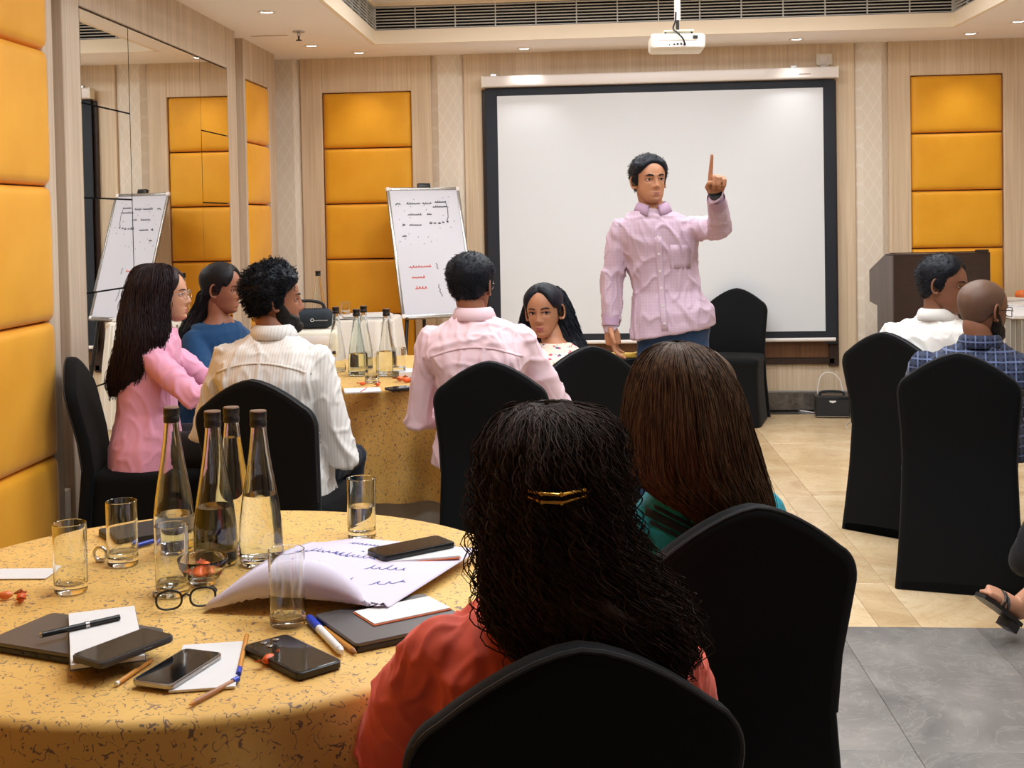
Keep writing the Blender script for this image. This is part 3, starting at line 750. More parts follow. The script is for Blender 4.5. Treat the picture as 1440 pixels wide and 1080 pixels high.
def head_grid(fem, jaw=1.0, nose=1.0, U=84, V=72):
    ph = np.linspace(-PI/2, PI/2, V+1); z = .115*np.sin(ph)
    f = np.interp(z, ZT, FT); b = np.interp(z, ZT, BT); wd = np.interp(z, ZT, WT)
    for arr in (f, b, wd):
        for _ in range(10): arr[1:-1] = (arr[:-2]+2*arr[1:-1]+arr[2:])/4
    jw = 1+(jaw-1)*sstep((-.01-z)/.06); wd = wd*jw
    if fem: wd = wd*(1-.08*sstep((-.02-z)/.06))
    th = np.linspace(0, 2*PI, U, endpoint=False)
    c, s = np.cos(th)[None, :], np.sin(th)[None, :]; e = .88
    ctr = ((f+b)/2)[:, None]; hf = ((f-b)/2)[:, None]
    X = wd[:, None]*np.sign(s)*np.abs(s)**e; Y = ctr+hf*np.sign(c)*np.abs(c)**e; Z = np.repeat(z[:, None], U, 1)
    wt = sstep((c-.15)/.5)
    Y = Y+feat(X, Z, fem, nose)*wt
    P = np.stack([X, Y, Z], -1)
    N = np.zeros_like(P); du = np.roll(P, -1, 1)-np.roll(P, 1, 1); dv = np.gradient(P, axis=0); N = np.cross(dv, du)
    # make outward
    ln = np.linalg.norm(N, axis=-1, keepdims=True)+1e-9; N = N/ln
    cent = np.array([0, -.005, 0]); sg = np.sign(((P-cent)*N).sum(-1, keepdims=True)); sg[sg == 0] = 1; N = N*sg
    N[0] = (0, 0, -1); N[-1] = (0, 0, 1)
    return P, N
def grid_faces(nr, nc, close=True):
    q = []
    for i in range(nr-1):
        for k in range(nc if close else nc-1):
            q.append((i*nc+k, i*nc+(k+1) % nc, (i+1)*nc+(k+1) % nc, (i+1)*nc+k))
    return q
HZ_Y = [-.11, -.07, -.03, -.008, .006, .02, .035, .055, .075, .095]
HZ_Z = [-.072, -.066, -.040, -.012, -.030, -.005, .035, .058, .070, .074]
def front_y(x, z, fem, nose=1.0):
    f, b, wd = np.interp(z, ZT, FT), np.interp(z, ZT, BT), np.interp(z, ZT, WT)
    s = min(1, abs(x)/wd)**(1/.88); c = math.sqrt(max(0, 1-s*s)); return (f+b)/2+(f-b)/2*c**.88+float(feat(np.array(x), np.array(z), fem, nose))

def make_head(root, mat, skin='skin_warm', fem=False, hair='hair_black', cap=.012, jaw=1.0, nose=1.0, lip='lip', gaze=(0, 0), hairline=0.0, cap_noise=.004, beard=None, beard_t=.006, brow=1.0, mouth_open=False, tufts=0, tuft_len=.03, curl=.0, capmat=None, part=False, hz=None, es=1.0):
    """head built around its own centre, face to +Y; mat places it in the person's frame. Returns the arrays for the body mesh."""
    P, N = head_grid(fem, jaw, nose); nr, nc = P.shape[:2]
    q = grid_faces(nr, nc); fm = []
    C = P.reshape(-1, 3)
    for f in q:
        c = C[list(f)].mean(0); L = 0
        if c[1] > .06 and abs(c[0]) < .0235 and ((c[2]+.0645)/.0044)**2+(c[0]/.0205)**2 < 1: L = 1
        if c[1] > .06 and abs(c[0]) < .0235 and ((c[2]+.0745)/.0048)**2+(c[0]/.018)**2 < 1: L = 1
        fm.append(L)
    mb = MB(); mb.v = [tuple(p) for p in C]; mb.f = list(q); mb.m = fm; mb.cur = 0
    for sx in (-1, 1):        # ears: rim, bowl, lobe
        R = Matrix.Rotation(sx*.45, 4, 'Z')
        pts = []
        for k in range(15):
            a = PI*.95-k/14*PI*1.62
            pts.append(Vector((sx*.0, .017*math.cos(a)*-1*-1*(.95), .030*math.sin(a)+.002)))
        base = Vector((sx*.0715, -.012, -.006))
        pts = [base+(R @ Vector((sx*.013-abs(p.y)*0, -p.y*1.0, p.z))) for p in pts]
        mb.tube(pts, [.0042]*12+[.0052, .006, .005], 8)
        vs = [base+(R @ Vector((sx*(.004+.009*rr_), -.015*rr_*math.cos(a), .028*rr_*math.sin(a)-.001))) for rr_ in (.05, .5, 1) for a in [2*PI*k/14 for k in range(14)]]
        fs = [(i*14+k, i*14+(k+1) % 14, (i+1)*14+(k+1) % 14, (i+1)*14+k) for i in range(2) for k in range(14)]
        mb.add(vs, fs+[f[::-1] for f in fs])
        mb.ball(base+(R @ Vector((sx*.006, .008, -.026))), .0075, 8, (.7, 1, 1))
        mb.ball(base+(R @ Vector((sx*.004, .014, -.0))), .006, 8, (.8, .9, 1.3))
    hv = [mat @ Vector(p) for p in mb.v]; body = (hv, mb.f, mb.m)
    # eyes
    for sx in (-1, 1):
        yy = front_y(.031, .0, fem, nose); ec = Vector((sx*.031, yy-.0072*es, .0005)); r = .0125*es
        eb = MB(); R = Matrix.Rotation(gaze[0], 4, 'Z') @ Matrix.Rotation(gaze[1], 4, 'X')
        n = 16; rows = 13; vs = []; fs = []; ms = []
        for i in range(rows):
            a = PI*i/(rows-1)
            for k in range(n):
                b = 2*PI*k/n; vs.append(ec+(R @ Vector((r*math.sin(a)*math.cos(b), r*math.cos(a), r*math.sin(a)*math.sin(b)))))
        for i in range(rows-1):
            for k in range(n): fs.append((i*n+k, i*n+(k+1) % n, (i+1)*n+(k+1) % n, (i+1)*n+k)); ms.append(1 if i < 2 else 0)
        eb.v = vs; eb.f = fs; eb.m = ms
        me = eb.mesh('eye', ['eye_white', 'iris'], True, None); me.transform(mat); link('eye', me, root)
        lids = MB()
        for sgn, zz, hh, rr_ in ((1, .0058, .004, .0028), (-1, -.0055, -.002, .0022)):
            pts = []
            for k in range(9):
                u = -1+2*k/8; x = .031+u*.0165*es; z = zz*es*(1-u*u)+hh*.4+(.001*u)
                pts.append(Vector((sx*x, max(front_y(x, z, fem, nose), ec.y+r*math.sqrt(max(0, 1-(u*.0165*es/r/1.35)**2))*.93), z)))
            lids.tube(pts, [rr_*.5]+[rr_]*7+[rr_*.5], 7)
        me = lids.mesh('eyelids', [skin], True, None); me.transform(mat); link('eyelids', me, root)
        lash = MB(); pts = []
        for k in range(9):
            u = -1+2*k/8; x = .031+u*.017*es; z = .0042*es*(1-u*u)+.0012
            pts.append(Vector((sx*x, max(front_y(x, z, fem, nose), ec.y+r*math.sqrt(max(0, 1-(u*.0165*es/r/1.35)**2))*.93)+.0026, z)))
        lash.tube(pts, [.0006]+[.0015*es if fem else .001*es]*7+[.0006], 6)
        me = lash.mesh('eyelashes', ['hair_black'], True, None); me.transform(mat); link('eyelashes', me, root)
        br = MB(); pts = []
        for k in range(9):
            u = k/8; x = .013+u*.037; z = .0175+.006*math.sin(u*PI*.75)-.003*u*u
            pts.append(Vector((sx*x, front_y(x, z, fem, nose)+.0005, z)))
        br.tube(pts, [.0015]+[(.0022 if fem else .0034)*brow]*5+[.0022*brow, .0016, .0008], 6)
        me = br.mesh('eyebrow', ['hair_black'], True, None); me.transform(mat); link('eyebrow', me, root)
    if mouth_open:
        g = MB(); g.ball((0, front_y(0, -.069, fem, nose)-.001, -.0695), .011, 12, (1.1, .25, .22)); me = g.mesh('mouth', ['lip_rose'], True, None); me.transform(mat); link('mouth', me, root)
    # scalp hair
    X, Y, Z = P[..., 0], P[..., 1], P[..., 2]
    if hair:
        hl = np.interp(Y, HZ_Y, hz or HZ_Z)+hairline*sstep((Y-.0)/.05)
        fr = sstep((Y-.02)/.03); xa = np.abs(X)
        hlx = (.088-.085*(xa/.068)**2) if fem else (.082-.042*(xa/.062)**2)
        hl = hl*(1-fr)+(np.maximum(hlx, -.02 if fem else .03)+hairline)*fr
        tt = sstep((Z-hl)/.008+.3); ramp_ = sstep((Z-hl)/.035+.25)
        nz = np.array([[noise.noise(Vector(p)*38) for p in row] for row in P])+.5*np.array([[noise.noise(Vector(p)*90) for p in row] for row in P])
        T = (cap*(.75+.5*sstep((Z-.0)/.08))*(.35+.65*ramp_)+cap_noise*nz)*tt-.006*(1-tt)
        if part: T = T-.006*np.exp(-((X-.006)/.004)**2)*sstep((Z-.05)/.03)*sstep((Y+.02)/.03)
        H = P+N*T[..., None]
        keep = [f for f in q if max(tt.reshape(-1)[list(f)]) > .02]
        me = poly_mesh('hair', H.reshape(-1, 3), keep, [capmat or hair]); me.transform(mat)
        ho = link('hair', me, root)
        if tufts:
            idx = np.argwhere(tt > .9); sel = idx[RNG.integers(0, len(idx), tufts*3)]
            # even area weighting: drop many near the poles
            wgt = np.cos(np.arcsin(np.clip(P[sel[:, 0], sel[:, 1], 2]/.115, -1, 1))); sel = sel[RNG.random(len(sel)) < wgt+.04][:tufts]
            S = len(sel); K = 7; base = H[sel[:, 0], sel[:, 1]]-N[sel[:, 0], sel[:, 1]]*.004; nn = N[sel[:, 0], sel[:, 1]]
            flow = np.stack([np.zeros(S)+RNG.normal(0, .35, S), -.75+RNG.normal(0, .3, S), -.25+RNG.normal(0, .25, S)], -1)
            dirv = nn*.55+flow*.8; dirv /= np.linalg.norm(dirv, axis=1, keepdims=True)
            side = np.cross(dirv, nn); L = tuft_len*RNG.uniform(.6, 1.2, S)
            paths = np.zeros((S, K, 3)); phs = RNG.uniform(0, 6.28, S)
            for k in range(K):
                u = k/(K-1); paths[:, k] = base+dirv*(L*u)[:, None]-nn*(L*.45*u*u)[:, None]+side*(curl*np.sin(phs+u*7))[:, None]+nn*(curl*np.cos(phs+u*7))[:, None]
            me = strand_mesh('hair_strands', paths, .0013 if curl == 0 else .0017, .0004, hair); me.transform(mat)
            link('hair_strands', me, ho)
    if beard:
        zl = np.interp(Y, [-.03, .0, .02, .045, .07, .09], [-.01, .012, -.004, -.042, -.054, -.055])
        tb = sstep((zl-Z)/.014)*sstep((Y+.012)/.012)*sstep((Z+.1149)/.0005)
        lipm = np.exp(-((X/.021)**4))*np.exp(-(((Z+.070)/.0095)**4))*(Y > .05); tb = tb*(1-lipm)
        bn = np.array([[noise.noise(Vector(p)*70) for p in row] for row in P])
        T = (beard_t*(.6+.9*sstep((-.06-Z)/.05))+.0035*bn)*tb-.004*(1-tb)
        H = P+N*T[..., None]; keep = [f for f in q if max(tb.reshape(-1)[list(f)]) > .02]
        me = poly_mesh('beard', H.reshape(-1, 3), keep, [beard]); me.transform(mat); link('beard', me, root)
    return body
def strand_mesh(name, paths, r0, r1, mat, flat=1.0):
    S, K, _ = paths.shape
    t = np.gradient(paths, axis=1); t /= np.linalg.norm(t, axis=2, keepdims=True)+1e-9
    ref = np.array([.31, .45, .12]); a = np.cross(t, ref); a /= np.linalg.norm(a, axis=2, keepdims=True)+1e-9; b = np.cross(t, a)
    u = np.linspace(0, 1, K)[None, :, None]; r = r0+(r1-r0)*u**2
    V = np.stack([paths+r*(a*math.cos(2*PI*k/3)+b*math.sin(2*PI*k/3)) for k in range(3)], 2)   # S,K,3,3
    V = V.reshape(-1, 3); base = (np.arange(S)[:, None, None]*K+np.arange(K-1)[None, :, None])*3; k3 = np.arange(3)[None, None, :]
    q = np.stack([base+k3, base+(k3+1) % 3, base+3+(k3+1) % 3, base+3+k3], -1).reshape(-1, 4)
    return mesh_np(name, V, q, [mat])

# ---- hand: palm to +Z from the wrist, fingers bend towards +Y (palm side); thumb on +X when side = 1
def make_hand(mat, side=1, pose='relaxed', s=1.0):
    parts = []
    def T(p): return mat @ (Vector((p[0]*side, p[1], p[2]))*s)
    parts.append(np_tube([T((0, 0, -.02)), T((0, 0, .01)), T((0, .002, .04)), T((0, .002, .082))], [(.027, .020), (.031, .018), (.040, .015), (.039, .012)], 16))
    bends = {'relaxed': [(.25, .45, .35)]*4, 'point': [(.0, .05, .05), (1.35, 1.5, .9), (1.4, 1.5, .9), (1.4, 1.5, .9)], 'flat': [(.1, .15, .1)]*4, 'grip': [(.8, .9, .5)]*4}[pose]
    lens = [(.043, .026, .021), (.047, .030, .022), (.043, .028, .021), (.034, .020, .018)]
    for i, x in enumerate((.029, .0095, -.010, -.029)):
        p = Vector((x, .002, .082 if i < 3 else .074)); a = 0; pts = [p-Vector((0, 0, .025)), p.copy()]
        sp = (.06, .01, -.03, -.1)[i] if pose in ('relaxed', 'flat') else .0
        for L, bnd in zip(lens[i], bends[i]):
            a += bnd; p = p+Vector((sp*L, math.sin(a)*L, math.cos(a)*L)); pts.append(p.copy())
        parts.append(np_tube([T(v) for v in pts], [r*s for r in (.0095, .0098, .0088, .0078, .0066)], 10))
    if pose == 'point': th = [(.022, .004, .018), (.036, .014, .042), (.030, .030, .062), (.010, .040, .070)]
    elif pose == 'grip': th = [(.022, .006, .015), (.040, .022, .040), (.038, .040, .062), (.026, .055, .074)]
    else: th = [(.022, .004, .012), (.044, .012, .038), (.056, .018, .062), (.058, .024, .086)]
    parts.append(np_tube([T(v) for v in th], [r*s for r in (.014, .0125, .0105, .0085)], 10))
    return parts
def aim(p, d, palm):
    """frame at p whose +Z runs along d and whose +Y is the palm side"""
    z = Vector(d).normalized(); y = Vector(palm); y = (y-z*y.dot(z)).normalized(); x = y.cross(z)
    m_ = Matrix.Identity(4)
    for i in range(3): m_[i][0] = x[i]; m_[i][1] = y[i]; m_[i][2] = z[i]; m_[i][3] = p[i]
    return m_
def shoe(mb, p, d=(0, 1)):
    ang = math.atan2(d[1], d[0])-PI/2; R = Matrix.Rotation(ang, 4, 'Z')
    rows = [(-.07, .03, .055), (-.05, .037, .075), (0, .036, .085), (.06, .04, .062), (.12, .044, .046), (.16, .038, .038), (.185, .015, .025)]
    n = 14; vs = []
    for (y, wd, h) in rows:
        for k in range(n):
            a = 2*PI*k/n; vs.append(Vector(p)+(R @ Vector((wd*math.copysign(abs(math.cos(a))**.7, math.cos(a)), y, h/2+h/2*math.copysign(abs(math.sin(a))**.7, math.sin(a))))))
    mb.add(vs, [(i*n+k, i*n+(k+1) % n, (i+1)*n+(k+1) % n, (i+1)*n+k) for i in range(len(rows)-1) for k in range(n)]+[tuple(range(n-1, -1, -1)), tuple((len(rows)-1)*n+k for k in range(n))])

def make_person(label, x, y, deg, top, head_at=(0, 0), head_rot=(0, 0, 0), skin='skin_warm', shirt='shirt_white', trousers='trousers_black', fem=False,
                sw=.19, bulk=1.0, standing=False, elbows=None, wrists=None, hands=('relaxed', 'relaxed'), palms=((0, 0, -1), (0, 0, -1)), hand_dirs=None, sleeve=1.0, hs=1.0, head=None, hip_z=None,
                wr=.007, seed=1, voxel=.0075, hem=.0, neckline=.0, collar=None, knees=None, ankles=None, shift_hip=(0, 0), wfreq=8.0, cuff=None, shirt_extra=None, neck_r=None, hem_tilt=0, nd=.262):
    root = thing('person', label, 'person', (x, y, .0005), math.radians(deg))
    hz_ = hip_z or (.56 if not standing else top*.53)
    hx, hy = shift_hip; lx, ly = head_at
    nz = top-nd*hs; nb = Vector((lx*.82, ly*.85-.02, nz)); hip = Vector((hx, hy, hz_))
    hc = Vector((lx, ly, top-.125*hs))
    def sp(u): b = .03*math.sin(PI*u)*(-1); return hip.lerp(nb, u)+Vector((0, b, 0))
    shz = nz-.09
    us = max(.1, (shz-hz_)/(nz-hz_))
    S = {}
    for k, sx in (('r', 1), ('l', -1)):
        S[k] = sp(us)+Vector((sx*(sw-.035), 0, -.012))
    elbows = elbows or ((.27, .14, shz-.27), (-.27, .14, shz-.27)); wrists = wrists or ((.17, .40, .80), (-.17, .40, .80))
    E_ = {'r': Vector(elbows[0]), 'l': Vector(elbows[1])}; W_ = {'r': Vector(wrists[0]), 'l': Vector(wrists[1])}
    kn = knees or ((.12, .43, .55), (-.12, .43, .55)); an = ankles or ((.12, .40, .10), (-.12, .40, .10))
    if standing: kn = knees or ((.10, .02, top*.28), (-.10, .02, top*.28)); an = ankles or ((.11, 0, .09), (-.11, 0, .09))
    # body (skin)
    hm = Matrix.Translation(hc) @ Euler(head_rot, 'XYZ').to_matrix().to_4x4() @ Matrix.Scale(hs, 4)
    hb = make_head(root, hm, skin=skin, fem=fem, **(head or {}))
    nr = neck_r or (.049 if fem else .058)
    hbase = hm @ Vector((0, -.028, -.055))
    b = bulk
    low = [np_tube([hbase, hbase.lerp(nb, .55), nb+Vector((0, 0, -.03)), nb+Vector((0, .0, -.09))], [nr*.98, nr, nr*1.1, nr*1.3], 20)]
    def rings(g=0.0):
        L = []
        zs0 = [(-.06, .155, .125), (.05, .165, .13), (.3, .150, .115), (.55, .158, .118)]
        for u, a_, d_ in zs0: p = sp(u); L.append((p.x, p.y, p.z, a_*b+g, d_*b+g))
        for dz_, a_, d_ in ((-.165, sw*.93*(b*.5+.5), .118*b), (-.105, sw*.92, .108*b), (-.062, sw*.80, .094*b), (-.028, sw*.56, .078), (-.006, sw*.36, .068), (.012, nr*1.1, nr*1.05)):
            u = 1+dz_/(nz-hz_); p = sp(u); L.append((p.x, p.y, p.z, a_+g*(.6 if dz_ > -.03 else 1), d_+g*(.6 if dz_ > -.03 else 1)))
        return L
    low.append(loft_rings([(a, c, d, e*.93, f*.9) for a, c, d, e, f in rings()]))
    for k in 'rl':
        low.append(np_tube([S[k], S[k].lerp(E_[k], .5), E_[k], E_[k].lerp(W_[k], .35), W_[k]], [.042*b, .04*b, .034, .036, .024], 14))
    for k, i in (('r', 0), ('l', 1)):
        kk, aa = Vector(kn[i]), Vector(an[i]); h0 = hip+Vector(((.085 if k == 'r' else -.085), 0, 0))
        low.append(np_tube([h0, h0.lerp(kk, .5), kk, kk.lerp(aa, .35), aa], [.07*b, .062*b, .05, .05, .034], 14))
    V1, N1, Q1 = remesh(low, .0125, 3)
    hd = []
    for k, i in (('r', 0), ('l', 1)):
        d = (W_[k]-E_[k]).normalized()
        if hand_dirs and hand_dirs[i]: d = Vector(hand_dirs[i])
        hmtx = aim(W_[k], d, palms[i]); sd = hmtx.to_3x3() @ Vector((1, 0, 0))
        # thumb towards the body's front/inside
        side = 1 if (sd.dot(Vector((-1 if k == 'r' else 1, .4, .3))) > 0) else -1
        hd += make_hand(hmtx, side, hands[i], (1.12 if hands[i] == 'point' else 1.0) if not fem else .9)
    V2, N2, Q2 = remesh(hd, .0042, 3)
    allV = [tuple(p) for p in hb[0]]+[tuple(p) for p in V1]+[tuple(p) for p in V2]; o1 = len(hb[0]); o2 = o1+len(V1)
    allF = list(hb[1])+[tuple(i+o1 for i in f) for f in Q1]+[tuple(i+o2 for i in f) for f in Q2]
    me = poly_mesh('body', allV, allF, [skin, (head or {}).get('lip', 'lip')], list(hb[2])+[0]*(len(Q1)+len(Q2))); link('body', me, root)
    # shirt
    g = .014
    R = rings(g)
    if neckline: R = R[:-1]+[(R[-1][0], R[-1][1]-neckline*.3, R[-1][2]-neckline*.6, R[-1][3]+neckline, R[-1][4]+neckline*.4)]
    else: R[-1] = (R[-1][0], R[-1][1], R[-1][2]-.012, R[-1][3]+.004, R[-1][4]+.004)
    if standing:
        hp = sp(0); R = [(hp.x, hp.y, hem, .205*b, .155*b), (hp.x, hp.y, hem+.10, .198*b, .148*b)]+[(r[0], r[1], r[2], r[3], r[4]) for r in R if r[2] > hem+.16]
    else:
        hp = sp(0); R = [(hp.x, hp.y-.01, .49+hem, .222*b, .175*b), (hp.x, hp.y-.01, .57, .21*b, .165*b)]+[r for r in R if r[2] > .62]
    parts = [loft_rings(R)]
    for k in 'rl':
        e, w_ = E_[k], W_[k]
        pts = [S[k]+Vector((0, 0, 0)), S[k].lerp(e, .5), e]; rad = [.060*b, .058*b, .054*b]
        if sleeve > .5:
            pts += [e.lerp(w_, .5*sleeve), e.lerp(w_, .88*sleeve), e.lerp(w_, .98*sleeve)]; rad += [.05, .042, .036]
        else: pts = [S[k], S[k].lerp(e, .5*sleeve*2*.8), S[k].lerp(e, .95*sleeve*2)]; rad = [.06*b, .064*b, .064*b]
        parts.append(np_tube(pts, rad, 18))
    if shirt_extra: parts += shirt_extra(S, E_, W_, sp)
    V, N, Q = remesh(parts, voxel, 5)
    js = [(E_['r'], .15, .8), (E_['l'], .15, .8), (S['r'], .14, .15), (S['l'], .14, .15)]
    if sleeve > .5: js += [(W_['r'], .16, .9), (W_['l'], .16, .9)]
    V = wrinkle(V, N, wr, seed, wfreq, js)
    if hem_tilt: V[:, 2] -= V[:, 0]*hem_tilt*np.clip((1.15-V[:, 2])/.2, 0, 1)*(np.abs(V[:, 0]) < .24)
    me = poly_mesh('shirt', V, Q, [shirt]); so = link('shirt', me, root)
    # trousers, shoes
    tr = [np_tube([hip+Vector((-.06, 0, -.0)), hip+Vector((.06, 0, 0))], [(.125*b, .125*b)]*2, 18)]
    for i, sx in ((0, 1), (1, -1)):
        kk, aa = Vector(kn[i]), Vector(an[i]); h0 = hip+Vector((sx*.085, 0, -.01))
        tr.append(np_tube([h0, h0.lerp(kk, .5), kk, kk.lerp(aa, .5), aa], [.092*b, .084*b, .068, .062, .06], 16))
    V, N, Q = remesh(tr, .011, 4); V = wrinkle(V, N, .006, seed+5, 7, [(Vector(kn[0]), .15, 1), (Vector(kn[1]), .15, 1)])
    link('trousers', poly_mesh('trousers', V, Q, [trousers]), root)
    for i in (0, 1):
        mb = MB(); dd = Vector(an[i])-Vector(kn[i]); shoe(mb, (an[i][0], an[i][1]+.01, max(0, an[i][2]-.095))); mo('shoe', mb, 'leather', root, smooth=True, sharp=60)
    if collar:
        # stand-up collar with a turned-down leaf
        cm, cin = collar; n = 40; vs = []; fs = []
        ax = (hbase-nb).normalized(); c0 = nb+Vector((0, 0, -.012))
        r1 = nr*1.16
        rows = [(r1*1.10, -.012), (r1*1.0, .035), (r1*1.02, .044), (r1*1.16, .036), (r1*1.40, -.006)]
        gap = .32
        ar = [PI/2+gap+(2*PI-2*gap)*k/(n-1) for k in range(n)]
        for (r, h) in rows:
            for a in ar:
                fr = max(0, math.sin(a)); dip = -.020*fr**2 if h > .02 else -.022*fr**3
                vs.append(c0+Vector((r*math.cos(a), r*math.sin(a)*1.02, h+dip))+ax*0)
        for i in range(len(rows)-1):
            for k in range(n-1): fs.append((i*n+k, i*n+k+1, (i+1)*n+k+1, (i+1)*n+k))
        mb = MB().add(vs, fs); me = mb.mesh('collar', [cm], True, 70); co = link('collar', me, root)
        md = co.modifiers.new('t', 'SOLIDIFY'); md.thickness = .0025
    return root, dict(S=S, E=E_, W=W_, hm=hm, sp=sp, nb=nb, hip=hip, shz=shz)
def glasses(root, hm, col='black_plastic', r=.0016):
    for sx in (-1, 1):
        pts = [Vector((sx*(.033+.024*math.copysign(abs(math.cos(a))**.8, math.cos(a))), .094-.012*abs(math.cos(a))**2*(1 if math.cos(a)*sx > 0 else 0), -.002+.018*math.copysign(abs(math.sin(a))**.8, math.sin(a)))) for a in [2*PI*k/24 for k in range(25)]]
        pts = [Vector((sx*abs(p.x) if True else p.x, p.y, p.z)) for p in pts]
        me = MB().tube(pts, r, 6, False).mesh('lens_rim', [col], True, None); me.transform(hm); go = link('lens_rim', me, root)
        me = MB().tube([(sx*.057, .088, .004), (sx*.072, .06, .006), (sx*.077, .01, .006), (sx*.076, -.012, .0), (sx*.074, -.03, -.014)], r, 6).mesh('temple', [col], True, None); me.transform(hm); link('temple', me, root)
    me = MB().tube([(-.01, .095, .002), (0, .098, .005), (.01, .095, .002)], r, 6).mesh('bridge', [col], True, None); me.transform(hm); link('bridge', me, root)
def hair_mass(root, rings, hair, strands=1500, r=.0016, wav=0.0, wlen=.05, wobble=.006, lump=.01, seed=1, seglen=.6, tip=.0005, K=16, fly=.0):
    """rings (world): (x, y, z, a, b) from crown to tips. A solid core plus strands that run down its surface."""
    inv = root.matrix_basis.inverted(); rg = np.random.default_rng(seed); n = 72
    Rg = np.array(rings, float); m_ = len(Rg)
    tt = np.linspace(0, m_-1, 48); A = np.stack([np.interp(tt, np.arange(m_), Rg[:, j]) for j in range(5)], -1)
    for _ in range(3): A[1:-1] = (A[:-2]+2*A[1:-1]+A[2:])/4
    th = np.linspace(0, 2*PI, n, endpoint=False)
    def surf(v, t, off=0.0):
        i = np.clip(v*47, 0, 46.999); i0 = i.astype(int); f = (i-i0)[..., None]; r_ = A[i0]*(1-f)+A[i0+1]*f
        return np.stack([r_[..., 0]+(r_[..., 3]+off)*np.cos(t), r_[..., 1]+(r_[..., 4]+off)*np.sin(t), r_[..., 2]], -1)
    vv, t2 = np.meshgrid(np.linspace(0, 1, 60), th, indexing='ij'); P = surf(vv, t2)
    ln = np.array([[noise.noise(Vector((math.cos(b)*3.2+seed, math.sin(b)*3.2, a*3+wav*40*math.sin(a*20)))) + .6*noise.noise(Vector((math.cos(b)*9+seed, math.sin(b)*9, a*(5 if wav == 0 else 22)))) for a, b in zip(ra, rb)] for ra, rb in zip(vv, t2)])
    out = np.stack([np.cos(t2), np.sin(t2), 0*t2], -1); P = P+out*(lump*ln*sstep(vv/.1))[..., None]
    q = grid_faces(60, n); q += [tuple(range(n)), tuple(59*n+k for k in range(n-1, -1, -1))]
    me = poly_mesh('hair', P.reshape(-1, 3), q, [hair]); me.transform(inv); ho = link('hair', me, root)
    S = strands; v0 = rg.beta(.9, 1.3, S)*(1-seglen*.3)*.85; L = seglen*rg.uniform(.5, 1.0, S); t0 = rg.uniform(0, 2*PI, S); drift = rg.normal(0, .12, S); offs = rg.uniform(-.002, wobble, S)+(rg.random(S) < .12)*rg.uniform(0, fly, S)
    u = np.linspace(0, 1, K)[None, :]; v = np.minimum(v0[:, None]+L[:, None]*u, 1.0+.04*rg.random(S)[:, None])
    vc = np.clip(v, 0, 1); t = t0[:, None]+drift[:, None]*u
    path = surf(vc, t, 0); ext = (v-vc)[..., None]*np.array([0, 0, -.6]); path = path+ext
    o3 = np.stack([np.cos(t), np.sin(t), 0*t], -1); t3 = np.stack([-np.sin(t), np.cos(t), 0*t], -1)
    zl = np.concatenate([np.zeros((S, 1)), np.cumsum(np.linalg.norm(np.diff(path, axis=1), axis=2), 1)], 1)
    phs = rg.uniform(0, 2*PI, S)[:, None]; amp = wav*rg.uniform(.5, 1.3, S)[:, None]*(.3+.7*sstep((vc-.12)/.3)); wl = wlen*rg.uniform(.7, 1.4, S)[:, None]
    lump_s = np.array([[noise.noise(Vector((math.cos(b)*3.2+seed, math.sin(b)*3.2, a*3))) for a, b in zip(ra, rb)] for ra, rb in zip(vc[:, ::3], t[:, ::3])])
    lump_s = np.stack([np.interp(np.arange(K), np.arange(0, K, 3), r_) for r_ in lump_s])
    path = path+o3*(offs[:, None]+lump*lump_s*sstep(vc/.1)+amp*np.cos(phs+2*PI*zl/wl))[..., None]+t3*(amp*np.sin(phs+2*PI*zl/wl))[..., None]
    me = strand_mesh('hair_strands', path, r, tip, hair); me.transform(inv); link('hair_strands', me, ho)
    return ho

def hring(L, R, y, Y, b, dy=0):
    p, q = atY(L, y, Y), atY(R, y, Y); return ((p.x+q.x)/2, Y+dy, (p.z+q.z)/2, (q.x-p.x)/2, b)
from mathutils.bvhtree import BVHTree
def child(root, nm):
    for c in root.children:
        if c.name.split('.')[0] == nm: return c
def bvh_of(o):
    me = o.data; return BVHTree.FromPolygons([v.co.copy() for v in me.vertices], [tuple(p.vertices) for p in me.polygons])
def strip_on(root, name, mat, samples, half, d, off=.003, th=.0):
    """ribbon laid on the shirt: samples = points looked at along direction d"""
    bv = bvh_of(child(root, 'shirt')); d = Vector(d).normalized(); L = []; 
    for i, p in enumerate(samples):
        p = Vector(p); t_ = (Vector(samples[min(i+1, len(samples)-1)])-Vector(samples[max(i-1, 0)])).normalized(); s = d.cross(t_).normalized()
        row = []
        for u in (-1, -.33, .33, 1):
            h = bv.ray_cast(p+s*half*u-d*.6, d)
            if h[0] is not None: row.append(h[0]-d*off)
        if len(row) == 4: L.append(row)
    if len(L) < 2: return None
    vs = [p for r in L for p in r]; fs = [(i*4+k, i*4+k+1, i*4+k+5, i*4+k+4) for i in range(len(L)-1) for k in range(3)]
    o = link(name, MB().add(vs, fs).mesh(name, [mat], True, None), root)
    md = o.modifiers.new('t', 'SOLIDIFY'); md.thickness = .002; md.offset = 0
    return o

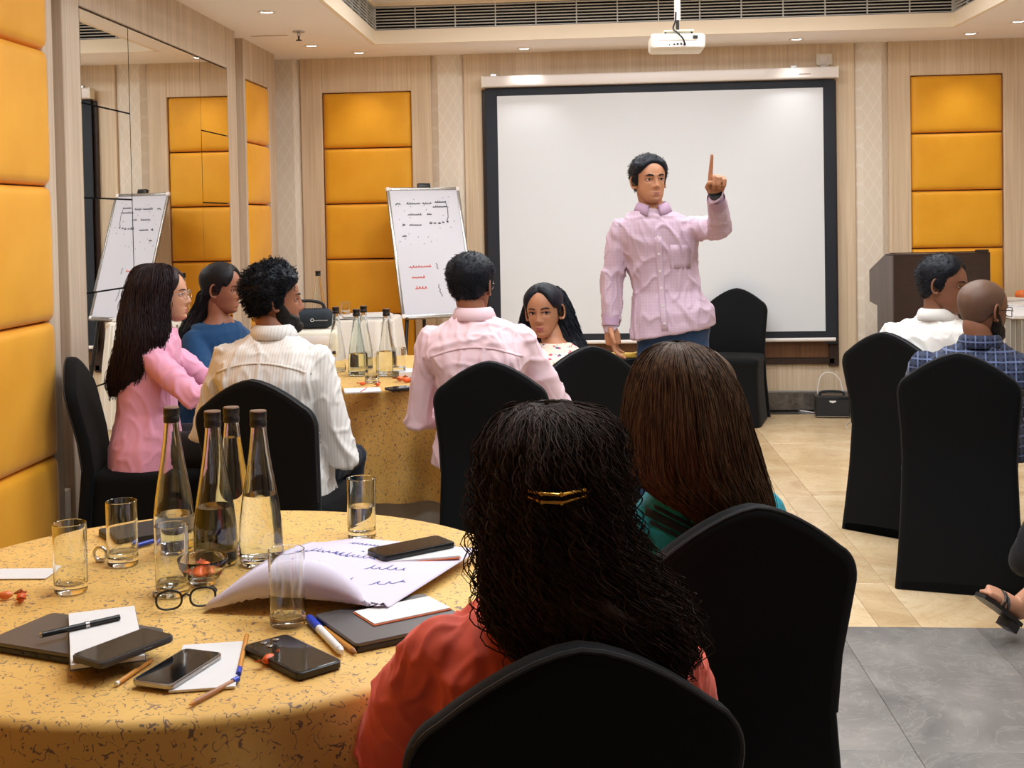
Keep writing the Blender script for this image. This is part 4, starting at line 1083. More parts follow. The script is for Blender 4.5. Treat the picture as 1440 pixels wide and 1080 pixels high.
# standing presenter, one arm raised to point
st, J = make_person('person standing in lilac shirt and jeans before the screen, one arm raised and pointing', .42, 6.0, 180, 1.80, head_at=(.085, .03), head_rot=(.05, .02, .34),
    skin='skin_tan', shirt='shirt_lilac', trousers='jeans', sw=.205, bulk=1.02, standing=True, hem=.925, shift_hip=(-.02, 0), seed=2, voxel=.0065, wr=.0085, hem_tilt=.17,
    elbows=((.275, -.02, 1.19), (-.235, .20, 1.44)), wrists=((.285, .04, .96), (-.195, .40, 1.585)), hands=('relaxed', 'point'), palms=((-1, .3, 0), (.15, 1, -.1)),
    hand_dirs=((-.12, .18, -1), (-.06, .28, .95)), collar=('collar_lilac', 'collar_inner'),
    head=dict(hair='hair_blueblack', cap=.016, cap_noise=.004, hairline=-.004, lip='lip', gaze=(.15, 0), mouth_open=True, brow=1.3, jaw=1.08, es=1.12, tufts=1400, tuft_len=.028))
zs_ = [1.40-k*.03 for k in range(17)]
strip_on(st, 'placket', 'shirt_lilac', [(.055-.10*(1.42-z)*.55, 0, z) for z in zs_], .016, (0, -1, 0), .003)
bv = bvh_of(child(st, 'shirt'))
for k in range(6):
    z = 1.40-k*.083; h = bv.ray_cast(Vector((.055-.10*(1.42-z)*.55, .6, z)), Vector((0, -1, 0)))
    if h[0] is not None: mo('button', MB().lathe([(.001, 0), (.006, 0), (.006, .003), (.001, .003)], n=10), 'eye_white', st, h[0]+Vector((0, .005, 0)), (-PI/2, 0, 0))
strip_on(st, 'chest_pocket', 'shirt_lilac', [(-.055, 0, z) for z in (1.36, 1.33, 1.30, 1.27, 1.245)], .05, (0, -1, 0), .0025)
for k in 'rl':
    a = J['E'][k].lerp(J['W'][k], .74); b = J['E'][k].lerp(J['W'][k], .98)
    vs, fs = np_tube([a, b], [.044, .041], 24, False); mo('cuff', MB().add(vs, fs[:-2]), 'collar_lilac', st, smooth=True, sharp=60)
a = J['W']['l']; d = (J['W']['l']-J['E']['l']).normalized()
vs, fs = np_tube([a+d*.012, a+d*.026], [.031, .031], 20, False); mo('wrist_band', MB().add(vs, fs), 'black_plastic', st, smooth=True, sharp=50)

# woman in pink, profile, long dark hair
pw, J = make_person('seated person by the mirror in pink shirt with long dark hair and glasses', -1.86, 5.03, -80, 1.325, head_at=(.0, .085), head_rot=(.06, 0, -.08),
    skin='skin_fair', shirt='shirt_pink', fem=True, sw=.175, bulk=.95, seed=3, wr=.009, elbows=((.23, .22, .79), (-.22, .24, .79)), wrists=((.14, .46, .80), (-.12, .46, .80)), palms=((0, 0, -1), (0, 0, -1)), hem=-.05,
    head=dict(hair='hair_darkbrown', cap=.014, lip='lip_rose', cap_noise=.002))
glasses(pw, J['hm'], 'silver', .0013)
hair_mass(pw, [hring(206, 226, 370, 4.99, .02), hring(192, 240, 376, 4.99, .06), hring(184, 243, 394, 4.98, .09), hring(178, 237, 418, 4.97, .093), hring(173, 232, 445, 4.95, .1), hring(169, 234, 472, 4.93, .105), hring(160, 226, 505, 4.93, .10), hring(152, 216, 535, 4.94, .08), hring(156, 196, 556, 4.95, .04)],
    'hair_darkbrown', 1500, .0017, .005, .11, .008, .014, 4, .55, fly=.012)

# woman in dark blue
bw, J = make_person('person seated beyond the woman in pink, in a dark blue top with hair tied back', -1.73, 5.62, -118, 1.318, head_at=(.0, .03), head_rot=(-.06, 0, .40),
    skin='skin_brown', shirt='top_blue', fem=True, sw=.18, bulk=1.0, seed=4, wr=.005, neckline=.075, sleeve=.45, elbows=((.24, .16, .72), (-.24, .16, .72)),
    head=dict(hair='hair_black', cap=.014, cap_noise=.001, lip='lip'))
hair_mass(bw, [hring(288, 300, 404, 5.62, .01), hring(278, 306, 412, 5.62, .05), hring(276, 304, 424, 5.62, .055), hring(268, 298, 438, 5.62, .05), hring(259, 290, 450, 5.61, .045), hring(253, 282, 464, 5.6, .045), hring(248, 272, 480, 5.6, .035), hring(246, 262, 500, 5.6, .012)],
    'hair_black', 300, .0018, .002, .05, .004, .006, 5, .4)

# bearded man, white striped shirt
wm, J = make_person('seated person in white striped shirt with curly dark hair and full beard, seen from behind', -1.18, 4.5, -8, 1.335, head_at=(.0, .05), head_rot=(.02, 0, -1.08),
    skin='skin_brown', shirt='shirt_white_stripe', trousers='trousers_navy', sw=.215, bulk=1.06, seed=6, nd=.243, wr=.0095, elbows=((.275, .0, .61), (-.315, .06, .70)), wrists=((.14, .22, .66), (-.12, .26, .70)), hem=-.02, collar=('shirt_white_stripe', 'collar_inner'), knees=((.17, .40, .54), (-.14, .42, .55)), hs=1.04, voxel=.007,
    head=dict(hair='hair_blueblack', cap=.026, cap_noise=.012, hairline=-.002, beard='beard_black', beard_t=.014, tufts=1500, tuft_len=.04, curl=.007, jaw=1.03))
strip_on(wm, 'yoke_seam', 'shirt_white_stripe', [(x/100, 0, .985-.00012*x*x) for x in range(-19, 20, 2)], .0035, (0, 1, 0), .0025)

# man in pale pink, from behind
pm, J = make_person('person seated with back to the camera in a pale pink shirt with short black hair', -.40, 4.99, -3, 1.355, head_at=(-.065, .04), head_rot=(0, 0, -.32),
    skin='skin_brown', shirt='shirt_palepink', trousers='trousers_black', sw=.22, bulk=1.08, seed=8, nd=.240, wr=.0085, elbows=((.29, .12, .70), (-.305, .04, .66)), wrists=((.16, .36, .79), (-.14, .27, .67)), collar=('shirt_palepink', 'collar_inner'), knees=((.14, .42, .55), (-.2, .36, .54)), hs=1.05, voxel=.007,
    head=dict(hair='hair_blueblack', cap=.019, cap_noise=.003, tufts=1500, tuft_len=.024))
glasses(pm, J['hm'], 'silver', .0014)
strip_on(pm, 'yoke_seam', 'shirt_palepink', [(x/100-.03, 0, .985-.00012*x*x) for x in range(-19, 20, 2)], .0035, (0, 1, 0), .0025)

# woman in floral blouse looking back at the camera
fw, J = make_person('seated person in cream floral blouse with black hair, looking back towards the camera', .0, 5.50, 60, 1.203, head_at=(-.095, .15), head_rot=(-.02, .06, 1.83), hip_z=.54,
    skin='skin_tan', shirt='blouse_floral', fem=True, sw=.175, bulk=.92, seed=9, wr=.004, sleeve=.48, elbows=((.22, .16, .66), (-.24, .14, .66)), hs=1.02,
    head=dict(hair='hair_blueblack', cap=.013, cap_noise=.001, lip='lip_rose', gaze=(.2, .0), part=True, brow=1.35, es=1.22, jaw=1.1, hz=[-.072, -.066, -.040, -.012, -.022, .0, .03, .052, .066, .07]))
hair_mass(fw, [hring(752, 784, 402, 5.60, .03), hring(742, 794, 412, 5.60, .06), hring(736, 804, 430, 5.59, .07), hring(732, 810, 450, 5.58, .07), hring(730, 817, 468, 5.57, .065), hring(744, 824, 482, 5.55, .055), hring(778, 830, 500, 5.52, .045), hring(798, 828, 520, 5.50, .025)],
    'hair_blueblack', 700, .0017, .004, .1, .005, .008, 10, .5)
R_ = J['hm']
for sx in (-1, 1):
    me = MB().ball((sx*.079, -.004, -.036), .0035, 8).mesh('earring', ['silver'], True); me.transform(R_); link('earring', me, fw)

# man in white shirt at the right
rm, J = make_person('seated person before the lectern in a white short-sleeved shirt, face turned right', 1.565, 5.865, -40, 1.292, head_at=(.17, -.05), head_rot=(-.05, -.1, -1.46),
    skin='skin_deep', shirt='shirt_white', trousers='trousers_navy', sw=.215, bulk=1.08, seed=12, nd=.245, wr=.0085, sleeve=.48, elbows=((.31, .10, .68), (-.27, .12, .68)), wrists=((.14, .32, .66), (-.12, .32, .66)), hs=1.12, collar=('shirt_white', 'collar_inner'),
    head=dict(hair='hair_blueblack', cap=.017, cap_noise=.003, lip='lip', tufts=1200, tuft_len=.026, jaw=1.08, gaze=(.2, 0)))
for k in 'r':
    a = J['S'][k].lerp(J['E'][k], .12); b = J['S'][k].lerp(J['E'][k], .17)
    vs, fs = np_tube([a, b], [.082, .082], 28, False); mo('sleeve_piping', MB().add(vs, fs[:-2]), 'band_navy', rm, smooth=True)

# bald man in navy check
nm, J = make_person('seated person at the right edge in navy checked shirt, bald with beard and glasses', 1.575, 5.13, -16, 1.222, head_at=(.07, .03), head_rot=(-.06, 0, -.92), hip_z=.55,
    skin='skin_deep', shirt='shirt_check', trousers='trousers_khaki', sw=.235, bulk=1.15, seed=14, nd=.243, wr=.0085, elbows=((.31, .16, .66), (-.20, .18, .66)), wrists=((.14, .34, .66), (-.06, .36, .66)), hs=1.10, collar=('shirt_check', 'shirt_check'),
    head=dict(hair='scalp', cap=.0015, cap_noise=.0006, beard='beard_black', beard_t=.008, hairline=.012, jaw=1.03))
glasses(nm, J['hm'])

# woman in coral, nearest, curly hair with a gold clip
cw, J = make_person('nearest person, from behind, in coral top with long dark curly hair and gold clip', -.076, 1.875, 12, 1.215, head_at=(.0, -.09), head_rot=(0, 0, .25), hip_z=.54,
    skin='skin_brown', shirt='top_coral', fem=True, sw=.19, bulk=.98, seed=15, wr=.008, elbows=((.27, .13, .60), (-.255, .12, .60)), wrists=((.10, .24, .62), (-.12, .24, .62)), voxel=.006, wfreq=11,
    shirt_extra=lambda S, E, W, sp: [np_tube([S['l']+Vector((-.005, 0, .012)), S['l'].lerp(E['l'], .3)+Vector((-.012, 0, 0)), S['l'].lerp(E['l'], .75)], [.06, .068, .062], 20), np_tube([S['r'], S['r'].lerp(E['r'], .35), S['r'].lerp(E['r'], .75)], [.068, .078, .07], 20)],
    head=dict(hair='hair_curly', cap=.02, cap_noise=.004))
hair_mass(cw, [hring(745, 790, 567, 1.76, .03), hring(715, 832, 578, 1.75, .07), hring(692, 860, 612, 1.74, .10), hring(684, 870, 650, 1.735, .108), hring(684, 874, 690, 1.73, .105), hring(685, 884, 740, 1.715, .095), hring(684, 912, 790, 1.705, .09), hring(686, 958, 845, 1.69, .085), hring(700, 980, 895, 1.68, .07), hring(740, 978, 935, 1.665, .05), hring(790, 950, 965, 1.655, .03)],
    'hair_curly', 6000, .0012, .008, .046, .008, .020, 21, .24, .0005, 15, fly=.022)
c0 = atY(740, 670, 1.735); c1 = atY(826, 672, 1.735); yb = 1.735-.136
cl = []
inv = cw.matrix_basis.inverted()
for (u, dz_) in ((0, 0), (.1, .0045), (.3, .0055), (.6, .0055), (.95, .0045), (1, 0), (.95, -.0045), (.6, -.0055), (.3, -.0055), (.1, -.0045), (0, 0)):
    X_ = c0.x+(c1.x-c0.x)*u; cl.append(inv @ Vector((X_, yb+.045*(2*u-1)**2-.006, c0.z+dz_)))
hc_ = mo('hair_clip', MB().tube(cl, .0022, 8), 'gold', cw, smooth=True)
hc_['label'] = 'slim gold hair clip'
mb = MB()
for p in cl[1:-1]: mb.ball(p, .0034, 8)
mo('clip_beads', mb, 'gold', hc_, smooth=True)['kind'] = 'stuff'

# woman with long straight brown hair, teal top
tw, J = make_person('person seen from behind in a teal top with long straight brown hair', .275, 2.645, 22, 1.222, head_at=(-.08, -.05), head_rot=(0, 0, .15), hip_z=.54,
    skin='skin_tan', shirt='top_teal', fem=True, sw=.165, bulk=.92, seed=16, wr=.004, sleeve=.48, elbows=((.22, .10, .64), (-.23, .10, .64)), wrists=((.10, .28, .64), (-.10, .28, .64)), neckline=.03,
    head=dict(hair='hair_brown', cap=.014, cap_noise=.001))
for off, hw in ((.0, .004), (-.018, .008), (-.036, .004)):
    strip_on(tw, 'sleeve_band', 'band_navy', [(-.205+k*.008, 0, .915+off-k*.0045) for k in range(20)], hw, (0, 1, 0), .0025)
hair_mass(tw, [hring(938, 966, 481, 2.53, .03), hring(915, 990, 488, 2.53, .07), hring(897, 1014, 510, 2.53, .10), hring(885, 1036, 545, 2.53, .112), hring(879, 1048, 590, 2.52, .115), hring(877, 1060, 635, 2.515, .112), hring(884, 1070, 664, 2.505, .10), hring(912, 1080, 690, 2.49, .085), hring(955, 1087, 718, 2.48, .065), hring(985, 1090, 750, 2.475, .05), hring(1000, 1086, 800, 2.46, .035)],
    'hair_brown', 4200, .0012, .0015, .16, .004, .008, 31, .75, .0004, 12, fly=.008)

# seated person beyond the right edge, only a sandalled foot reaches into the picture
chair(2.2, 4.36, 78, 'black covered banquet chair beyond the right edge of the photo')
foot_at = atY(1432, 862, 4.28)
sp_, J = make_person('person at the right edge of whom only a bare foot in a black sandal shows', 2.2, 4.36, 78, 1.28, fem=True, shirt='top_blue', trousers='trousers_black', skin='skin_fair', seed=20, elbows=((.24, .08, .70), (-.24, .08, .70)), wrists=((.10, .26, .68), (-.10, .26, .68)),
    knees=((.10, .44, .60), (-.12, .42, .55)), ankles=((.09, .62, .20), (-.12, .38, .10)), head=dict(hair='hair_black', cap=.014))
for c in list(sp_.children):
    if c.name.startswith('shoe') and abs(c.data.vertices[0].co.x-.09) < .08: bpy.data.objects.remove(c)
inv = sp_.matrix_basis.inverted()
ank = inv @ (foot_at+Vector((.07, 0, .07))); toe = inv @ atY(1382, 838, 4.24); heel = inv @ atY(1428, 874, 4.30)
d = (toe-heel).normalized(); upv = Vector((0, 0, 1)); upv = (upv-d*upv.dot(d)).normalized(); sd = d.cross(upv); L_ = (toe-heel).length
def fp(u, s, h): return heel+d*L_*u+sd*s+upv*h
foot = [np_tube([fp(.02, 0, .035), fp(.2, 0, .04), fp(.45, 0, .035), fp(.68, 0, .026), fp(.84, 0, .02)], [(.026, .028), (.03, .034), (.034, .030), (.042, .022), (.042, .015)], 16),
        np_tube([ank+upv*.12, ank+upv*.04, fp(.12, 0, .05)], [.036, .032, .032], 14)]
for k, s in enumerate((-.030, -.013, .002, .016, .029)):
    ln = (.19, .17, .15, .13, .1)[k]; foot.append(np_tube([fp(.8, s, .018), fp(.9, s, .018), fp(.82+ln, s, .016)], [.011, .010, .0085] if k else [.014, .0135, .011], 8))
V, N, Q = remesh(foot, .004, 3); link('foot', poly_mesh('foot', V, Q, ['skin_fair']), sp_)
sd_ = thing('sandal', 'black strappy sandal on the bare foot at the right edge', 'sandal', sp_.location, math.radians(78))
outl = [(-.04, .028), (.1, .034), (.4, .032), (.7, .046), (.9, .044), (1.06, .024)]
top_ = [fp(u, s, .004) for u, s in outl]+[fp(u, -s, .004) for u, s in outl[::-1]]; n = len(top_)
bot_ = [p-upv*(.014) for p in top_]
mo('sole', MB().add(top_+bot_, [tuple(range(n)), tuple(range(2*n-1, n-1, -1))]+[(i, n+i, n+(i+1) % n, (i+1) % n) for i in range(n)]), 'leather', sd_)
mo('heel_block', MB().add([fp(u, s, h) for h in (-.012, -.04) for u, s in ((-.02, .026), (.25, .03), (.25, -.03), (-.02, -.026))], [(0, 1, 2, 3), (7, 6, 5, 4), (0, 4, 5, 1), (1, 5, 6, 2), (2, 6, 7, 3), (3, 7, 4, 0)]), 'leather', sd_)
for (a0, a1) in ((.56, .7), (.72, .56)):
    mo('strap', MB().tube([fp(a0+(a1-a0)*k/8, .046*math.cos(PI*k/8), .004+.054*math.sin(PI*k/8)*.95) for k in range(9)], .005, 6), 'leather', sd_, smooth=True)
mo('ankle_strap', MB().tube([fp(.1+.12*math.cos(2*PI*k/16), .04*math.sin(2*PI*k/16), .062) for k in range(17)], .004, 6, False), 'leather', sd_, smooth=True)

# ---------------------------------------------------------------- glass and table things
def glass_mat(name, tint, ior=1.45, rough=0.0):
    t = NT(name); t.col(tint); t.set(Roughness=rough, Transmission_Weight=1.0, IOR=ior); M[name] = t.m
glass_mat('clear_glass', (.97, .99, .98)); glass_mat('green_glass', (.92, .97, .95)); glass_mat('water', (.985, .995, .99), 1.33)
plain('cap_black', (20, 17, 18), .35); plain('cap_top', (120, 92, 74), .5)
plain('paper', (222, 220, 220), .8, var=.01); plain('paper_warm', (220, 214, 206), .8); plain('paper_edge', (226, 120, 70), .7); plain('paper_lilac', (214, 205, 222), .8)
plain('laptop_grey', (92, 88, 88), .4, .3); plain('laptop_silver', (150, 150, 152), .35, .6); plain('laptop_dark', (44, 44, 48), .45, .2)
plain('phone_case', (64, 60, 58), .5); plain('phone_frame', (170, 166, 162), .25, .8); plain('phone_black', (16, 16, 18), .35)
plain('phone_screen', (12, 13, 16), .06, 0, .7); plain('pencil', (206, 138, 54), .4); plain('pencil_brown', (170, 120, 84), .5); plain('pen_blue', (40, 70, 190), .3); plain('pen_white', (232, 232, 230), .35)
plain('candy_orange', (226, 96, 40), .3); plain('candy_wrap', (228, 120, 60), .25); plain('candy_pink', (214, 110, 120), .3); plain('logo_blue', (40, 60, 130), .6); plain('yellow_paper', (232, 190, 70), .6)
TOP = .752          # cloth surface

def slosh(prof, z):                         # inner radius at height z
    zz = [p[1] for p in prof]; rr = [p[0] for p in prof]; return float(np.interp(z, zz, rr))
BP = [(.030, 0), (.043, .002), (.0465, .010), (.0468, .05), (.0455, .085), (.041, .125), (.0345, .165), (.0275, .205), (.0215, .245), (.0175, .280), (.0158, .300), (.0158, .306)]
bottle_me = {}
def bottle(x, y, z, label, fill, group, gl='clear_glass', s=1.0):
    b = thing('water_bottle', label, 'bottle', (x, y, z), random.uniform(0, 6), group); b.scale = (s, s, s)
    if gl not in bottle_me:
        inn = [(max(.004, r-.0028), max(h, .007)) for r, h in BP[1:]]
        bottle_me[gl] = MB().lathe([(.001, .003)]+BP+[(.0125, .306)]+[(r, h) for r, h in inn[::-1][1:]]+[(.001, .0085)], n=36, cap=False).mesh('glass', [gl], True, 50)
        bottle_me['cap'] = MB().lathe([(.0172, .296), (.0182, .298), (.0182, .309), (.0168, .311), (.0168, .3125), (.0182, .3145), (.0182, .329)], n=28).mesh('cap', ['cap_black'], True, 40)
        bottle_me['top'] = MB().lathe([(.0182, .329), (.0172, .3315), (.001, .3318)], n=28).mesh('cap_disc', ['cap_top'], True, 40)
    link('glass', bottle_me[gl], b); c = link('cap', bottle_me['cap'], b); link('cap_disc', bottle_me['top'], c)
    if fill:
        P = [(r-.0026, h) for r, h in BP[2:] if h < fill]; P.append((slosh(BP, fill)-.0026, fill))
        mo('water', MB().lathe([(.001, .0083), (.040, .0085)]+P+[(.001, fill)], n=36, cap=False), 'water', b, smooth=True, sharp=50)
    return b
NB = 'water bottles on the nearest table'
for (px, py, f, lb, s) in ((246, 782, .085, 'clear glass water bottle nearest the yellow panels, standing behind a tumbler', 1.0), (304, 800, .125, 'clear glass water bottle in the middle of the near table, before another bottle', 1.02), (330, 783, .262, 'clear glass water bottle almost full, partly hidden behind another on the near table', 1.0), (368, 800, .150, 'half full clear glass water bottle nearest the flip chart paper', 1.02)):
    p = atZ(px, py-8, TOP); bottle(p.x, p.y, TOP+.0005, lb, f, NB, s=s)
def tumbler(x, y, z, label, group, fill=0, r=.0335, h=.142, amber=False):
    g = thing('glass_tumbler', label, 'glass', (x, y, z), 0, group)
    key = ('tum', r, h)
    if key not in bottle_me:
        bottle_me[key] = MB().lathe([(.001, .0), (r-.006, 0), (r-.003, .0006), (r-.0012, .002), (r-.0004, .004), (r, .008), (r, .03), (r+.0003, h*.5), (r+.0005, h-.004), (r+.0005, h-.0006), (r-.0006, h), (r-.0014, h-.0006), (r-.0014, h-.004), (r-.0016, h*.5), (r-.002, .03), (r-.003, .0215), (r-.006, .0175), (r-.012, .0155), (.001, .0148)], n=48, cap=False).mesh('tumbler_glass', ['clear_glass'], True, 30)
    link('tumbler_glass', bottle_me[key], g)
    if fill: mo('water', MB().lathe([(.001, .0148), (r-.006, .0172), (r-.0022, .025), (r-.0018, fill), (.001, fill)], n=36, cap=False), 'water', g, smooth=True, sharp=50)
for (px, py, f, lb) in ((100, 838, .0, 'empty straight glass tumbler nearest the yellow panelled wall'), (173, 800, .03, 'straight glass tumbler beside the silver ring, left of the bottles'), (243, 842, .028, 'straight glass tumbler in front of the leftmost bottle and the spectacles'), (405, 885, .0, 'empty straight glass tumbler standing before the curled flip chart paper'), (509, 762, .075, 'half full straight glass tumbler near the far rim of the table')):
    p = atZ(px, py-6, TOP); tumbler(p.x, p.y, TOP+.0005, lb, 'tumblers on the nearest table', f)

def wrapped(parent_or_none, p, mat, s=1.0, label=None, name='wrapped_sweet'):
    mb = MB(); rg = np.random.default_rng(int(abs(p[0])*9999+abs(p[1])*777) % 9999); n = 16
    mb.ball((0, 0, .008*s), .011*s, 12, (1.25, .9, .75))
    mb.v = [(x*(1+.1*rg.standard_normal()), y*(1+.1*rg.standard_normal()), max(0, z)) for x, y, z in mb.v]
    for sx in (-1, 1):      # twisted ends
        vs = [(sx*.012*s, 0, .008*s)]+[(sx*(.024+.004*(k % 2))*s, .011*s*math.cos(PI*k/6), (.009+.008*math.sin(PI*k/6)*(1 if k % 2 else .5))*s) for k in range(7)]
        f = [(0, k, k+1) for k in range(1, 7)]; mb.add(vs, f+[q[::-1] for q in f])
    o = mo(name, mb, mat, parent_or_none, p, (0, 0, rg.uniform(0, 6)), smooth=True, sharp=60)
    if label: tag(o, label, 'sweet')
    return o
def sweet_bowl(x, y, z, label, r=.05):
    b = thing('glass_bowl', label, 'bowl', (x, y, z))
    mo('bowl_glass', MB().lathe([(.001, 0), (.026, 0), (.027, .004), (.034, .012), (r*.92, .034), (r, .052), (r-.001, .0535), (r-.0025, .052), (r*.92-.0025, .035), (.031, .0145), (.001, .009)], n=40, cap=False), 'clear_glass', b, smooth=True, sharp=50)
p = atZ(286, 820, TOP); sweet_bowl(p.x, p.y, TOP+.0005, 'small glass bowl of orange wrapped sweets between bottles and tumbler', .052)
for k, (dx, dy, dz, mt) in enumerate(((-.012, .004, .012, 'candy_orange'), (.014, -.006, .012, 'candy_wrap'), (.002, .016, .014, 'candy_pink'), (-.004, -.016, .013, 'candy_orange'), (.006, .0, .030, 'candy_orange'))):
    tag(wrapped(None, (p.x+dx, p.y+dy, TOP+dz), mt), 'orange or pink wrapped sweet lying in the glass bowl on the near table', 'sweet', 'sweets in the glass bowl')

def rect(name, a, b, wd, z, th, mat, label=None, cat=None, r=.003, corner=None, group=None):
    """flat thing whose long axis runs between the table points seen at a and b"""
    p, q = atZ(a[0], a[1], z+th), atZ(b[0], b[1], z+th); d = q-p; L = Vector((d.x, d.y)).length; c = (p+q)/2; ang = math.atan2(d.y, d.x)
    if label is None: return c, L, ang
    o = thing(name, label, cat, (c.x, c.y, z), ang, group)
    return o, L
def rr_poly(L, W_, r, n=6):
    out = []
    for cx, cy, a0 in ((L/2-r, W_/2-r, 0), (-L/2+r, W_/2-r, PI/2), (-L/2+r, -W_/2+r, PI), (L/2-r, -W_/2+r, 1.5*PI)):
        for k in range(n+1): a = a0+PI/2*k/n; out.append((cx+r*math.cos(a), cy+r*math.sin(a)))
    return out
def plate(poly, z0, z1, e=.001):
    mb = MB(); n = len(poly); cx = sum(p[0] for p in poly)/n; cy = sum(p[1] for p in poly)/n
    def ins(p, k): d = Vector((p[0]-cx, p[1]-cy)); return (p[0]-d.x/d.length*k, p[1]-d.y/d.length*k)
    rows = [[ins(p, e)+(z0,) for p in poly], [p+(z0+e,) for p in poly], [p+(z1-e,) for p in poly], [ins(p, e)+(z1,) for p in poly]]
    vs = [p for r in rows for p in r]
    return mb.add(vs, [(i*n+k, i*n+(k+1) % n, (i+1)*n+(k+1) % n, (i+1)*n+k) for i in range(3) for k in range(n)]+[tuple(range(n-1, -1, -1)), tuple(3*n+k for k in range(n))])
def phone(a, b, wd, z, label, frame='phone_black', th=.009, back=False, cam=False):
    o, L = rect('smartphone', a, b, wd, z, th, None, label, 'phone')
    mo('phone_body', plate(rr_poly(L, wd, .011), 0, th, .0018), frame, o, smooth=True, sharp=40)
    mo('phone_glass', plate(rr_poly(L-.007, wd-.007, .009), th-.0004, th+.0006, .0004), 'phone_screen', o, smooth=True, sharp=40)
    mo('side_button', MB().rbox((L*.12, -wd/2, th*.5), (.02, .0016, .0024), .0006, 1), frame, o)
    if cam:
        for k in range(3): mo('camera_lens', MB().lathe([(.001, 0), (.006, 0), (.006, .0015), (.0045, .002), (.001, .002)], (-L/2+.018+.02*(k % 2), -.012+.024*(k//2), th+.0006), 14), 'chrome', o, smooth=True)
    return o, L
def pad(a, b, wd, z, th, label, cat='notepad', mat='paper', cover=None, name='notepad'):
    o, L = rect(name, a, b, wd, z, th, None, label, cat)
    if cover: mo('cover', plate(rr_poly(L+.004, wd+.004, .002), 0, .0015, .0003), cover, o)
    mo('page_block', plate(rr_poly(L, wd, .0015), .0015 if cover else 0, th, .0004), mat, o)
    return o, L
def rod(name, a, b, z, r, mats, label, cat, caps=()):
    p, q = atZ(a[0], a[1], z+r), atZ(b[0], b[1], z+r); d = q-p; L = d.length
    o = thing(name, label, cat, (p.x, p.y, z+r), math.atan2(d.y, d.x))
    mo('barrel', MB().tube([(0, 0, 0), (L, 0, 0)], r, 10), mats, o, smooth=True, sharp=50)
    for (u0, u1, k, mt, nm) in caps:
        mo(nm, MB().tube([(L*u0, 0, 0), (L*u1, 0, 0)], [r*k[0], r*k[1]], 12), mt, o, smooth=True, sharp=50)
    return o
# laptops
def laptop(a, b, wd, z, th, mat, label):
    o, L = rect('laptop', a, b, wd, z, th, None, label, 'laptop')
    mo('base', plate(rr_poly(L, wd, .01), 0, th*.55, .001), 'laptop_dark', o, smooth=True, sharp=40)
    mo('lid', plate(rr_poly(L, wd, .01), th*.6, th, .0015), mat, o, smooth=True, sharp=40)
    mo('logo', MB().lathe([(.001, 0), (.008, 0), (.008, .0003), (.001, .0003)], (0, 0, th), 16), 'laptop_silver', o)
    for k in range(3): mo('port', MB().box((-.05+.03*k, -wd/2-.0002, th*.3), (.012, .002, .004)), 'phone_black', o)
laptop((28, 880), (190, 905), .165, TOP+.0005, .017, 'laptop_grey', 'closed dark grey laptop under the notepad at the near rim')
laptop((470, 884), (628, 852), .19, TOP+.0005, .016, 'laptop_grey', 'closed grey laptop half under the curled flip chart paper')
laptop((150, 752), (300, 727), .14, TOP+.0005, .014, 'laptop_dark', 'closed dark laptop behind the leftmost bottle')
ZL = TOP+.018
pad((143, 857), (152, 928), .118, ZL, .010, 'white notepad with coloured edge lying on the dark laptop', cover='laptop_dark')
rod('ballpoint_pen', (58, 893), (168, 868), ZL+.0105, .0052, 'phone_black', 'black ballpoint pen lying across the white notepad', 'pen', ((.55, .6, (1.15, 1.15), 'chrome', 'ring'), (-.03, .0, (.5, 1.0), 'chrome', 'tip')))
phone((120, 927), (225, 887), .078, ZL+.0105, 'black phone in a dark case lying on the notepad and laptop', 'phone_case', .011)
pad((300, 904), (284, 968), .105, TOP+.0005, .004, 'small white paper pad under the silver-framed phone')
phone((212, 960), (287, 914), .078, TOP+.005, 'silver-framed phone nearest the table rim, screen up', 'phone_frame', .009)
phone((372, 899), (451, 938), .088, TOP+.0005, 'thick black phone with shiny back beside the orange sweet', 'phone_black', .013, cam=True)
NBK = pad((495, 784), (640, 772), .105, TOP+.027, .006, 'white notebook with dark blue printed corner under a phone', cover='paper_edge')
phone((527, 777), (628, 757), .078, TOP+.0335, 'black phone lying on the white notebook by the half full tumbler', 'phone_black', .012)
pad((512, 868), (618, 846), .085, TOP+.017, .004, 'white pad with orange edge on the grey laptop', cover='paper_edge')
pad((-70, 807), (74, 806), .075, TOP+.0005, .0015, 'white sheet of paper at the left edge beside the empty tumbler', 'paper', name='paper_sheet')
for (px, py, w_, ) in ((500, 781, .03), (506, 776, .02)):
    q = atZ(px, py, TOP+.033); mo('printed_mark', MB().box((0, 0, 0), (w_, .008, .0004)), 'logo_blue', NBK[0], NBK[0].matrix_basis.inverted() @ Vector((q.x, q.y, TOP+.0332)))
rod('pencil', (166, 960), (213, 928), TOP+.0005, .004, 'pencil', 'yellow pencil half under the black phone on the notepad', 'pencil', ((-.06, .0, (.95, .95), 'pen_white', 'eraser'),))
rod('pencil', (272, 988), (330, 957), TOP+.0005, .004, 'pencil_brown', 'brown pencil with blue end nearest the table rim', 'pencil', ((.95, 1.08, (1.3, 1.3), 'pen_blue', 'cap'), (-.1, .0, (.3, 1), 'pencil', 'tip')))
rod('pencil', (337, 940), (347, 894), TOP+.0005, .0042, 'pencil', 'orange-yellow pencil pointing away between the phones', 'pencil', ((-.16, 0.0, (1.1, 1.1), 'pen_blue', 'cap'),))
rod('marker_pen', (437, 872), (478, 914), TOP+.0005, .0075, 'pen_white', 'white marker pen with blue cap beside the empty tumbler', 'marker', ((-.05, .3, (1.12, 1.12), 'pen_blue', 'cap'), (1.0, 1.06, (.9, .5), 'pen_white', 'end')))
